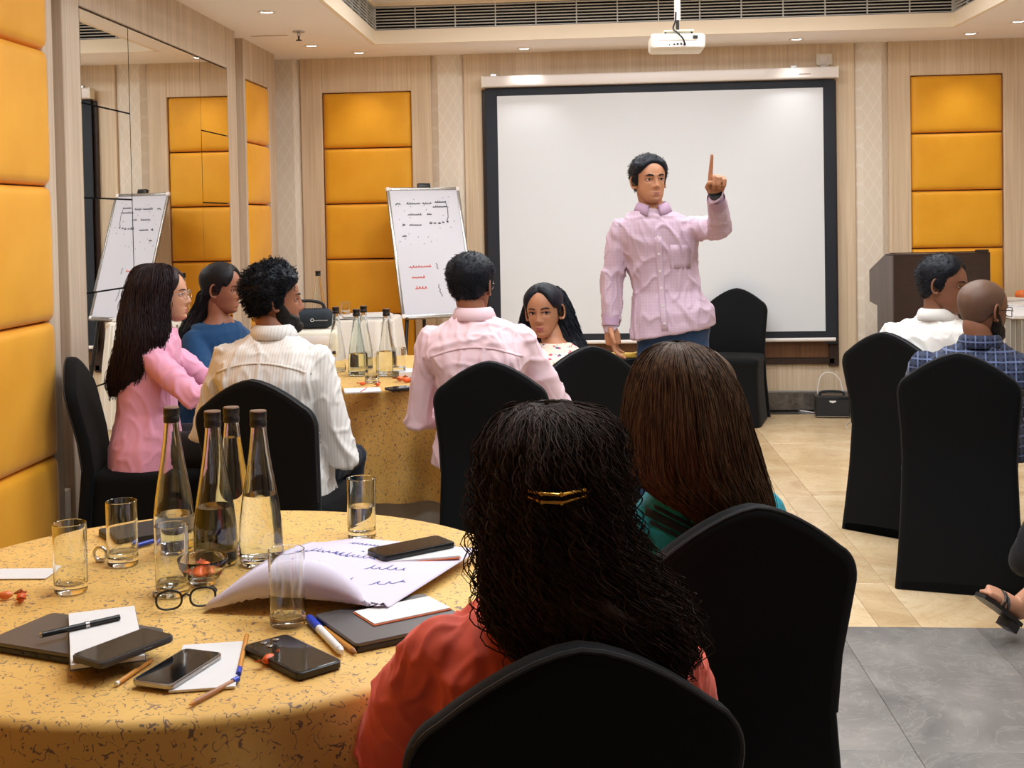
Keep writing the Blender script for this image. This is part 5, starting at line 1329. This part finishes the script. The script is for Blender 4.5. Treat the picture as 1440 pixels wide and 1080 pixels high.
rod('pencil', (456, 884), (496, 914), TOP+.0005, .0048, 'pencil', 'thick yellow pencil between the marker and the blue pen', 'pencil', ((1.0, 1.12, (1, .25), 'pencil_brown', 'tip'),))
rod('ballpoint_pen', (462, 879), (512, 901), TOP+.0005, .0046, 'pen_white', 'clear ballpoint pen with bright blue cap before the grey laptop', 'pen', ((.62, 1.25, (1.5, 1.35), 'pen_blue', 'cap'),))
rod('ballpoint_pen', (190, 768), (215, 761), TOP+.0005, .0055, 'pen_blue', 'blue pen lying before the dark laptop near the silver ring', 'pen', ((-.1, 0, (.4, 1), 'chrome', 'tip'),))
for (px, py, mt, lb) in ((30, 846, 'candy_orange', 'orange wrapped sweet at the left edge of the near table'), (8, 843, 'candy_wrap', 'crumpled orange sweet wrapper at the very left edge'), (378, 934, 'candy_orange', 'orange wrapped sweet beside the thick black phone')):
    q = atZ(px, py, TOP); wrapped(None, (q.x, q.y, TOP+.001), mt, 1.0, lb)
q = atZ(141, 790, TOP); rg_ = thing('silver_ring', 'small silver ring-shaped trinket beside the second tumbler', 'trinket', (q.x, q.y, TOP+.0005))
mo('ring_band', MB().tube([(.014*math.cos(2*PI*k/20), 0, .0175+.014*math.sin(2*PI*k/20)) for k in range(21)], .0035, 8, False), 'chrome', rg_, smooth=True)
mo('ring_foot', MB().rbox((0, 0, .003), (.02, .014, .006), .002, 1), 'chrome', rg_, smooth=True)
# spectacles
q = atZ(262, 858, TOP); sg_ = thing('spectacles', 'black framed spectacles lying folded open beside the curled paper', 'glasses', (q.x, q.y, TOP+.001), .38)
for sx in (-1, 1):
    mo('lens_rim', MB().tube([(sx*.032+.024*math.copysign(abs(math.cos(a))**.8, math.cos(a)), .0, .022+.018*math.copysign(abs(math.sin(a))**.8, math.sin(a))) for a in [2*PI*k/28 for k in range(29)]], .0022, 8, False), 'phone_black', sg_, smooth=True)
    mo('lens', MB().lathe([(.001, 0), (.022, 0), (.022, .0008), (.001, .0008)], (0, 0, 0), 24), 'clear_glass', sg_, (sx*.032, 0, .022), (PI/2, 0, 0))
    mo('temple', MB().tube([(sx*.056, 0, .028), (sx*.060, .02, .026), (sx*.058, .09, .014), (sx*.054, .125, .003)], .0022, 8), 'phone_black', sg_, smooth=True)
mo('bridge', MB().tube([(-.009, 0, .026), (0, .001, .031), (.009, 0, .026)], .0022, 8), 'phone_black', sg_, smooth=True)

# curled flip chart sheet
A, B, C, D = [atZ(*p_, TOP) for p_ in ((284, 862), (437, 764), (676, 786), (545, 872))]
fl = thing('flip_chart_sheet', 'large curled sheet of flip chart paper with blue handwriting on the near table', 'paper', (A.x, A.y, TOP+.001))
NU, NV = 30, 34; sheet = np.zeros((NV+1, NU+1, 3))
def sheet_pt(u, v):
    back = B.lerp(C, u); front = A.lerp(D, u); d = front-back; Lf = d.length; d = d.normalized()
    r = .005+.044*math.sin(min(1, u*1.15)*PI)**.8*(.55+.45*u); s = v*(Lf*(1.0)+.15*math.sin(u*PI)); flat = Lf-r
    lift = .022*math.exp(-((u-.0)/.3)**2)*math.sin(PI*min(1, s/Lf))+.012*math.sin(PI*u)*math.sin(PI*min(1, s/Lf))
    if s <= flat: p_ = back+d*s; z = TOP+.019*sstep(u*3)+lift
    else:
        a = (s-flat)/r; p_ = back+d*(flat+r*math.sin(a)); z = TOP+.019*sstep(u*3)+lift*max(0, 1-a)+r*(1-math.cos(a))
    return Vector((p_.x, p_.y, z+.003))
for j in range(NV+1):
    for i in range(NU+1): sheet[j, i] = sheet_pt(i/NU, j/NV)-fl.location
me = mesh_np('sheet', sheet.reshape(-1, 3), np.array([(j*(NU+1)+i, j*(NU+1)+i+1, (j+1)*(NU+1)+i+1, (j+1)*(NU+1)+i) for j in range(NV) for i in range(NU)]), ['paper_lilac'])
so = link('sheet', me, fl); md = so.modifiers.new('t', 'SOLIDIFY'); md.thickness = .0006
rg = np.random.default_rng(8); mb = MB()
for (u0, v0, wd, hh) in ((.12, .62, .12, .03), (.16, .45, .10, .028), (.10, .30, .17, .03), (.34, .30, .13, .024), (.40, .55, .12, .024), (.62, .42, .1, .03), (.32, .12, .2, .02), (.75, .60, .075, .034), (.6, .18, .12, .02)):
    pts = scribble(wd, hh, rg)
    P3 = [sheet_pt(min(.99, u0+x/.5), min(.9, max(.02, v0-y/.28)))-fl.location+Vector((0, 0, .0012)) for x, y in pts]
    for a, b in zip(P3[:-1], P3[1:]):
        dd = b-a
        if dd.length < 1e-4 or dd.length > .03: continue
        nn = Vector((-dd.y, dd.x, 0)).normalized()*.0012; mb.add([a-nn, b-nn, b+nn, a+nn], [(0, 1, 2, 3)])
mo('handwriting', mb, 'ink_blue', fl)['kind'] = 'stuff'

# ---- farther round table
FB = 'water bottles on the farther table'
for (px, py, lb, f, g) in ((474, 524, 'clear glass bottle nearest the projector on the farther table', 0, 'clear_glass'), (503, 530, 'greenish water bottle in front on the farther table', .11, 'green_glass'), (513, 522, 'clear glass bottle behind the greenish one on the farther table', .06, 'clear_glass'), (545, 530, 'water bottle nearest the man in pale pink on the farther table', .12, 'clear_glass')):
    p = atZ(px, py-2, TOP); bottle(p.x, p.y, TOP+.0005, lb, f, FB, g, .98)
p = atZ(523, 538, TOP); tumbler(p.x, p.y, TOP+.0005, 'straight glass tumbler before the bottles on the farther table', 'tumblers on the farther table', .03)
p = atZ(553, 533, TOP); tumbler(p.x+.02, p.y+.06, TOP+.0005, 'straight glass tumbler behind the bottle nearest the man in pale pink', 'tumblers on the farther table', .05)
for (px, py, mt, lb) in ((510, 542, 'candy_orange', 'orange sweet beside the tumbler on the farther table'), (531, 543, 'candy_orange', 'orange sweet in front of the tumbler on the farther table'), (563, 536, 'candy_wrap', 'larger orange sweet packet beside the bottle on the farther table'), (572, 538, 'candy_orange', 'orange sweet touching the packet on the farther table')):
    q = atZ(px, py, TOP); wrapped(None, (q.x, q.y, TOP+.001), mt, 1.5 if px > 550 else 1.0, lb)
ONB = pad((484, 549), (535, 547), .13, TOP+.0005, .006, 'open white notebook with a red ribbon on the farther table')
q = atZ(513, 548, TOP+.007); mo('ribbon', MB().tube([(-.02, -.06, 0), (0, 0, .001), (.012, .06, 0)], .002, 6), 'candy_pink', ONB[0], ONB[0].matrix_basis.inverted() @ Vector((q.x, q.y, TOP+.0085)))
phone((545, 546), (577, 543), .08, TOP+.0005, 'black phone on the farther table before the sweet packet', 'phone_black', .011)
phone((573, 532), (600, 531), .08, TOP+.0005, 'dark phone at the elbow of the man in pale pink on the farther table', 'phone_black', .012)
pad((560, 521), (620, 519), .14, TOP+.0005, .03, 'stack of white paper on the farther table behind the pale pink shirt', 'paper stack', name='paper_stack')
# video projector with a loudspeaker on top
p = atY(440, 503, 6.52); vp = thing('tabletop_projector', 'white tabletop projector carrying the dark loudspeaker on the farther table', 'projector', (p.x-.03, 6.52, TOP+.0005), .12)
mo('body', MB().rbox((0, 0, .095), (.36, .28, .15), .03, 4), 'white_plastic', vp, smooth=True)
mo('front_recess', MB().rbox((.045, -.1395, .115), (.17, .006, .05), .0028, 2), 'white_metal', vp, smooth=True)
mo('lens_barrel', MB().tube([(-.1, -.13, .1), (-.1, -.16, .1)], .038, 24), 'laptop_dark', vp, smooth=True)
for x in (-.13, .13): mo('foot', MB().tube([(x, -.08, .03), (x, -.08, 0)], .012, 12), 'rubber', vp)
mo('lower_panel', MB().rbox((.05, -.137, .045), (.19, .012, .03), .004, 1), 'paper_warm', vp)
mo('power_socket', MB().box((.15, -.139, .048), (.03, .008, .018)), 'phone_black', vp)
bs = thing('portable_loudspeaker', 'dark pill-shaped portable loudspeaker with a carry handle on the white projector', 'speaker', (p.x-.02, 6.48, TOP+.172), .12)
plain('speaker_mesh', (22, 34, 44), .75, bump=.4, bscale=1200)
mo('body', MB().rbox((0, 0, .056), (.30, .115, .11), .05, 6), 'speaker_mesh', bs, smooth=True)
mo('handle', MB().tube(spline([(-.10, 0, .10), (-.085, 0, .135), (-.03, 0, .15), (.03, 0, .15), (.085, 0, .135), (.10, 0, .10)]), .009, 10), 'rubber', bs, smooth=True)
mo('emblem', MB().tube([(.008*math.cos(2*PI*k/16), 0, .008*math.sin(2*PI*k/16)) for k in range(17)], .002, 6, False), 'pen_white', bs, (.035, -.0585, .05))
strokes('lettering', [scribble(.07, .008, rg, 9, .0)], 'pen_white', bs, .0022, Matrix.Translation((.048, -.0585, .047)) @ Matrix.Rotation(PI/2, 4, 'X'))

# ---- flip chart easel: leaning board, facing right towards the camera
nrm = Vector((.47, -.8827, 0)); rt = Vector((.8827, .47, 0)); lean = math.radians(17.5)
up = (Vector((0, 0, 1))*math.cos(lean)-nrm*math.sin(lean))
bl = atY(566, 447, 8.66)
fc = thing('flip_chart_easel', 'whiteboard easel with black and red handwriting beside the projection screen', 'easel', (bl.x, bl.y, 0))
BW, BH = .575, .99
mw = Matrix.Identity(4); nb_ = rt.cross(up)
for i in range(3): mw[i][0] = rt[i]; mw[i][1] = up[i]; mw[i][2] = nb_[i]
mw = Matrix.Translation((0, 0, bl.z)) @ mw
plain('board_white', (208, 206, 216), .3)
def bmesh_(name, mb, mat, dz=0):
    me = mb.mesh(name, [mat], True, 40); me.transform(mw); return link(name, me, fc)
bmesh_('board', MB().box((BW/2, BH/2, 0), (BW-.01, BH-.01, .012)), 'board_white')
for (x, y, a, b) in ((BW/2, .006, BW, .022), (BW/2, BH-.006, BW, .022), (.006, BH/2, .022, BH), (BW-.006, BH/2, .022, BH)):
    bmesh_('frame_rail', MB().rbox((x, y, .002), (a, b, .022), .004, 2), 'phone_frame')
for x in (.008, BW-.008):
    for y in (.008, BH-.008): bmesh_('corner', MB().rbox((x, y, .004), (.032, .032, .024), .008, 2), 'white_metal')
bmesh_('paper_clamp', MB().rbox((BW*.52, BH+.02, .0), (.10, .036, .03), .006, 2), 'phone_black')
bmesh_('pen_tray', MB().rbox((BW/2, -.012, .02), (BW*.9, .012, .05), .003, 1), 'phone_frame')
rg = np.random.default_rng(14); bk = []; rd = []; gy_ = []
def word(lst, x, y, w_, h_): lst.append([(x+a, y+b) for a, b in scribble(w_, h_, rg)])
for (x, y, w_, h_) in ((.05, .80, .035, .022), (.13, .80, .10, .026), (.245, .80, .07, .026), (.34, .81, .08, .02), (.32, .775, .11, .02), (.13, .72, .10, .022), (.27, .722, .035, .018), (.08, .645, .02, .035), (.13, .645, .09, .02), (.28, .655, .02, .026), (.31, .655, .02, .026), (.345, .655, .018, .022), (.375, .66, .018, .022), (.41, .665, .012, .018), (.07, .568, .03, .016)): word(bk, x, y, w_, h_)
for (x, y, w_, h_) in ((.09, .345, .16, .03), (.10, .27, .095, .03), (.115, .195, .085, .034)): word(rd, x, y, w_, h_)
bk2 = [[(.29, .37), (.297, .355), (.292, .34), (.3, .33)], [(.29, .22), (.285, .20), (.296, .185), (.29, .17), (.3, .15), (.305, .135)], [(.42, .82), (.43, .76), (.425, .70), (.41, .67)]]
for k in range(26): x, y = rg.uniform(.04, .5), rg.uniform(.5, .85); gy_.append([(x, y), (x+rg.uniform(-.012, .012), y+rg.uniform(-.01, .01))])
tfm = mw @ Matrix.Translation((0, 0, .0068)) @ Matrix.Scale(1.08, 4)
for o in (strokes('black_writing', bk+bk2, 'ink_black', fc, .005, tfm), strokes('red_writing', rd, 'ink_red', fc, .006, tfm), strokes('faint_marks', gy_, 'ink_black', fc, .003, tfm)): o['kind'] = 'stuff'
for (sx, o_) in ((.06, -.10), (BW-.06, .1)):
    a = mw @ Vector((sx, BH*.1, -.02)); 
    g_ = Vector((a.x, a.y, 0))+rt*o_+nrm*.10; g_.z = 0; mo('leg', MB().tube([mw @ Vector((sx, BH*.92, -.02)), a, g_], .014, 10), 'phone_black', fc, smooth=True)
a = mw @ Vector((BW/2, BH*.95, -.03)); g_ = a-nrm*.02; g_.z = 0; mo('leg', MB().tube([a, g_], .013, 10), 'phone_black', fc, smooth=True)

# ---- side table with paper, bottle and glass behind the projector
p = atY(500, 447, 8.25); stx, sty, stz = p.x, 8.25, p.z
sv = thing('service_table', 'narrow side table under a beige white cloth in front of the yellow panels', 'table', (stx, sty, 0))
plain('linen', (226, 216, 204), .85)
mo('table_top', MB().rbox((0, 0, stz-.012), (.56, .5, .024), .004, 1), 'side_wood', sv)
vs = []; NA = 120
for z, k in ((stz+.003, 0), (stz-.01, .012), (stz-.3, .03), (.12, .05)):
    for j in range(NA):
        a = 2*PI*j/NA; e = .3; x = (.285+k)*math.copysign(abs(math.cos(a))**e, math.cos(a)); y = (.255+k)*math.copysign(abs(math.sin(a))**e, math.sin(a)); f = 1+(.05 if k > .02 else 0)*math.sin(22*a); vs.append((x*f, y*f, z))
mo('cloth', MB().add(vs, [(i*NA+j, i*NA+(j+1) % NA, (i+1)*NA+(j+1) % NA, (i+1)*NA+j) for i in range(3) for j in range(NA)]+[tuple(range(NA-1, -1, -1))]), 'linen', sv, smooth=True, sharp=50)
for sx in (-.24, .24):
    for sy in (-.21, .21): mo('leg', MB().tube([(sx, sy, 0), (sx, sy, stz-.02)], .014, 10), 'table_leg', sv, smooth=True)
bottle(stx-.30+.07, sty-.12, stz+.004, 'clear glass bottle on the side table behind the loudspeaker', .0, FB)
tumbler(stx-.06, sty-.05, stz+.03, 'short clear tumbler standing on the paper pile of the side table', 'tumblers on the side table', 0, .032, .085)
for k in range(4):
    o = thing('paper_pile', ('lowest', 'second', 'third', 'topmost')[k]+' of the white paper piles on the side table', 'paper', (stx+.03+.02*k, sty-.06, stz+.0045+.0065*k), (-.1, .15, .02, .3)[k])
    mo('sheets', plate(rr_poly(.40-.02*k, .28, .002), 0, .006, .0004), 'paper', o)
    mo('top_sheet', plate(rr_poly(.398-.02*k, .278, .002), .006, .0063, .0001), 'paper_warm', o)

# ---- right side: lectern, far table, amplifier
p0 = atY(1250, 357, 8.35); p1 = atY(1397, 357, 8.35)
LW = p1.x-p0.x; lz = p0.z
le = thing('lectern', 'dark brown wooden lectern standing before the yellow panels', 'lectern', ((p0.x+p1.x)/2, 8.35, 0), .2)
prof = [(-.0, lz-.50), (-.0, lz-.0), (.10, lz), (.36, lz-.12), (.36, lz-.34), (.24, lz-.36), (.24, 0), (.06, 0), (.06, lz-.50)]
for sx in (-1, 1):
    x = sx*(LW/2-.012); n = len(prof)
    vs = [(x-.012, y, z) for y, z in prof]+[(x+.012, y, z) for y, z in prof]
    mo('side_panel', MB().add(vs, [tuple(range(n)), tuple(range(2*n-1, n-1, -1))]+[(i, n+i, n+(i+1) % n, (i+1) % n) for i in range(n)]), 'grey_wood', le)
mo('front_panel', MB().rbox((0, -.008, lz-.25), (LW, .02, .50), .003, 1), 'dark_wood', le)
mo('lower_panel', MB().box((0, .07, (lz-.5)/2), (LW-.05, .018, lz-.5)), 'phone_black', le)
mo('desk_top', MB().rbox((0, .225, lz-.065), (LW-.05, .30, .02), .003, 1, Matrix.Rotation(-.43, 3, 'X')), 'dark_wood', le)
mo('ledge', MB().rbox((0, .045, lz-.008), (LW, .10, .016), .003, 1), 'dark_wood', le)
tag(mo('presenter_remote', MB().rbox((0, 0, .008), (.09, .03, .016), .006, 2), 'phone_black', None, atY(1385, 355, 8.33)+Vector((0, .06, .002)), (0, 0, .2), smooth=True), 'small black remote lying on the lectern top', 'remote')

rtb = atY(1455, 443, 7.6); rz_ = rtb.z
rt_ = thing('skirted_table', 'long table with white top and pleated grey skirt at the right edge', 'table', (rtb.x+.52, 8.3, 0))
mo('table_top', MB().rbox((0, 0, rz_-.012), (1.3, 1.4, .024), .004, 1), 'paper', rt_)
vs = []; NA = 260
for z in (rz_-.02, rz_*.5, .02):
    for j in range(NA):
        a = 2*PI*j/NA; e = .12; k = .012*math.sin(60*a); x = (.64+k)*math.copysign(abs(math.cos(a))**e, math.cos(a)); y = (.69+k)*math.copysign(abs(math.sin(a))**e, math.sin(a)); vs.append((x, y, z))
plain('skirt_grey', (186, 178, 168), .7)
mo('skirt', MB().add(vs, [(i*NA+j, i*NA+(j+1) % NA, (i+1)*NA+(j+1) % NA, (i+1)*NA+j) for i in range(2) for j in range(NA)]), 'skirt_grey', rt_, smooth=True)
for sx in (-.5, .5):
    for sy in (-.55, .55): mo('leg', MB().tube([(sx, sy, 0), (sx, sy, rz_-.02)], .015, 10), 'table_leg', rt_, smooth=True)
q = atZ(1432, 430, rz_); 
for k, (dx, dy, lb) in enumerate(((0.02, 0, 'white paper stack on the skirted table at the right edge'), (.06, .5, 'farther white paper stack on the skirted table at the right edge'))):
    o = thing('paper_stack', lb, 'paper', (q.x+dx+.05, q.y+dy, rz_+.0005), .2+.4*k); mo('sheets', plate(rr_poly(.3, .21, .002), 0, .012, .0004), 'paper', o); mo('top_sheet', plate(rr_poly(.296, .206, .002), .012, .0125, .0001), 'paper_warm', o)
q2 = atZ(1420, 418, rz_); tag(mo('snack_bag', MB().rbox((0, 0, .03), (.14, .09, .06), .025, 3), 'candy_wrap', None, (q2.x+.06, q2.y-.15, rz_+.0005), (0, 0, .4), smooth=True), 'small orange packet on the skirted table at the right edge', 'packet')

p0 = atZ(1150, 588, 0); am = thing('guitar_amplifier', 'small black portable amplifier with handle on the floor by the wall', 'amplifier', (p0.x+.115, p0.y+.06, .0005), -.12)
mo('cabinet', MB().rbox((0, .0, .082), (.245, .14, .155), .006, 2), 'phone_black', am, smooth=True)
mo('grille_cloth', MB().box((0, -.0705, .075), (.225, .002, .12)), 'rubber', am)
mo('trim_strip', MB().box((0, -.072, .012), (.23, .003, .006)), 'phone_frame', am)
mo('badge', MB().add([(-.026, -.0735, .128), (.026, -.0735, .128), (.02, -.0735, .118), (0, -.0735, .110), (-.02, -.0735, .118)], [(0, 4, 3, 2, 1)]), 'pen_white', am)
mo('handle', MB().tube(spline([(-.085, 0, .155), (-.08, 0, .178), (-.04, 0, .188), (.04, 0, .188), (.08, 0, .178), (.085, 0, .155)]), .009, 10), 'rubber', am, smooth=True)
for x in (-.1, .1): mo('foot', MB().lathe([(.012, 0), (.012, .006), (.009, .006)], (x, -.05, 0), 10), 'rubber', am)
c0_ = am.location
tag(mo('white_cable', MB().tube(spline([(c0_.x+.10, c0_.y+.10, .17), (c0_.x+.08, c0_.y+.12, .26), (c0_.x+.02, c0_.y+.13, .31), (c0_.x-.05, c0_.y+.12, .29), (c0_.x-.08, c0_.y+.11, .2), (c0_.x-.085, c0_.y+.10, .08), (c0_.x-.1, c0_.y+.09, .006)]), .004, 8), 'white_metal', smooth=True), 'thin white cable arching above the small amplifier', 'cable')
lp = [atZ(x, y, .006) for x, y in ((1148, 577), (1135, 574), (1122, 572), (1117, 574), (1122, 577), (1136, 579), (1148, 581))]
tag(mo('white_cable', MB().tube(spline(lp), .005, 8), 'white_metal', smooth=True), 'white cable looped on the floor left of the small amplifier', 'cable')
lp = [atZ(x, y, .004) for x, y in ((1196, 590), (1202, 600), (1194, 604), (1190, 598), (1198, 594), (1206, 600), (1210, 608))]
tag(mo('thin_cable', MB().tube(spline(lp), .003, 8), 'under_cloth', smooth=True), 'thin pale cable coiled on the floor right of the amplifier', 'cable')

# black covered stool with a yellow packet at the presenter's hand
p = atY(868, 497, 6.15); ps = thing('draped_stand', 'small stand under a black cloth at the presenter\'s hand', 'stand', (p.x+.03, 6.12, 0))
vs = []; NA = 72
for z, r in ((p.z-.008, .001), (p.z-.008, .13), (p.z-.014, .14), (p.z-.3, .15), (.01, .17)):
    for j in range(NA): a = 2*PI*j/NA; rr_ = r*(1+(.05*math.sin(9*a) if z < p.z-.02 else 0)); vs.append((rr_*math.cos(a), rr_*math.sin(a), z))
mo('cloth', MB().add(vs, [(i*NA+j, (i+1)*NA+j, (i+1)*NA+(j+1) % NA, i*NA+(j+1) % NA) for i in range(4) for j in range(NA)]), 'black_cover', ps, smooth=True)
mo('column', MB().tube([(0, 0, 0), (0, 0, p.z-.02)], .02, 12), 'table_leg', ps)
yp = thing('yellow_packet', 'yellow paper packet under the presenter\'s lowered hand', 'packet', (p.x+.03, 6.08, p.z-.0075), -.25)
mo('packet_body', plate(rr_poly(.15, .09, .006), 0, .016, .003), 'yellow_paper', yp, smooth=True, sharp=50); mo('flap', MB().rbox((.06, 0, .019), (.04, .085, .004), .001, 1, Matrix.Rotation(-.2, 3, 'Y')), 'yellow_paper', yp)
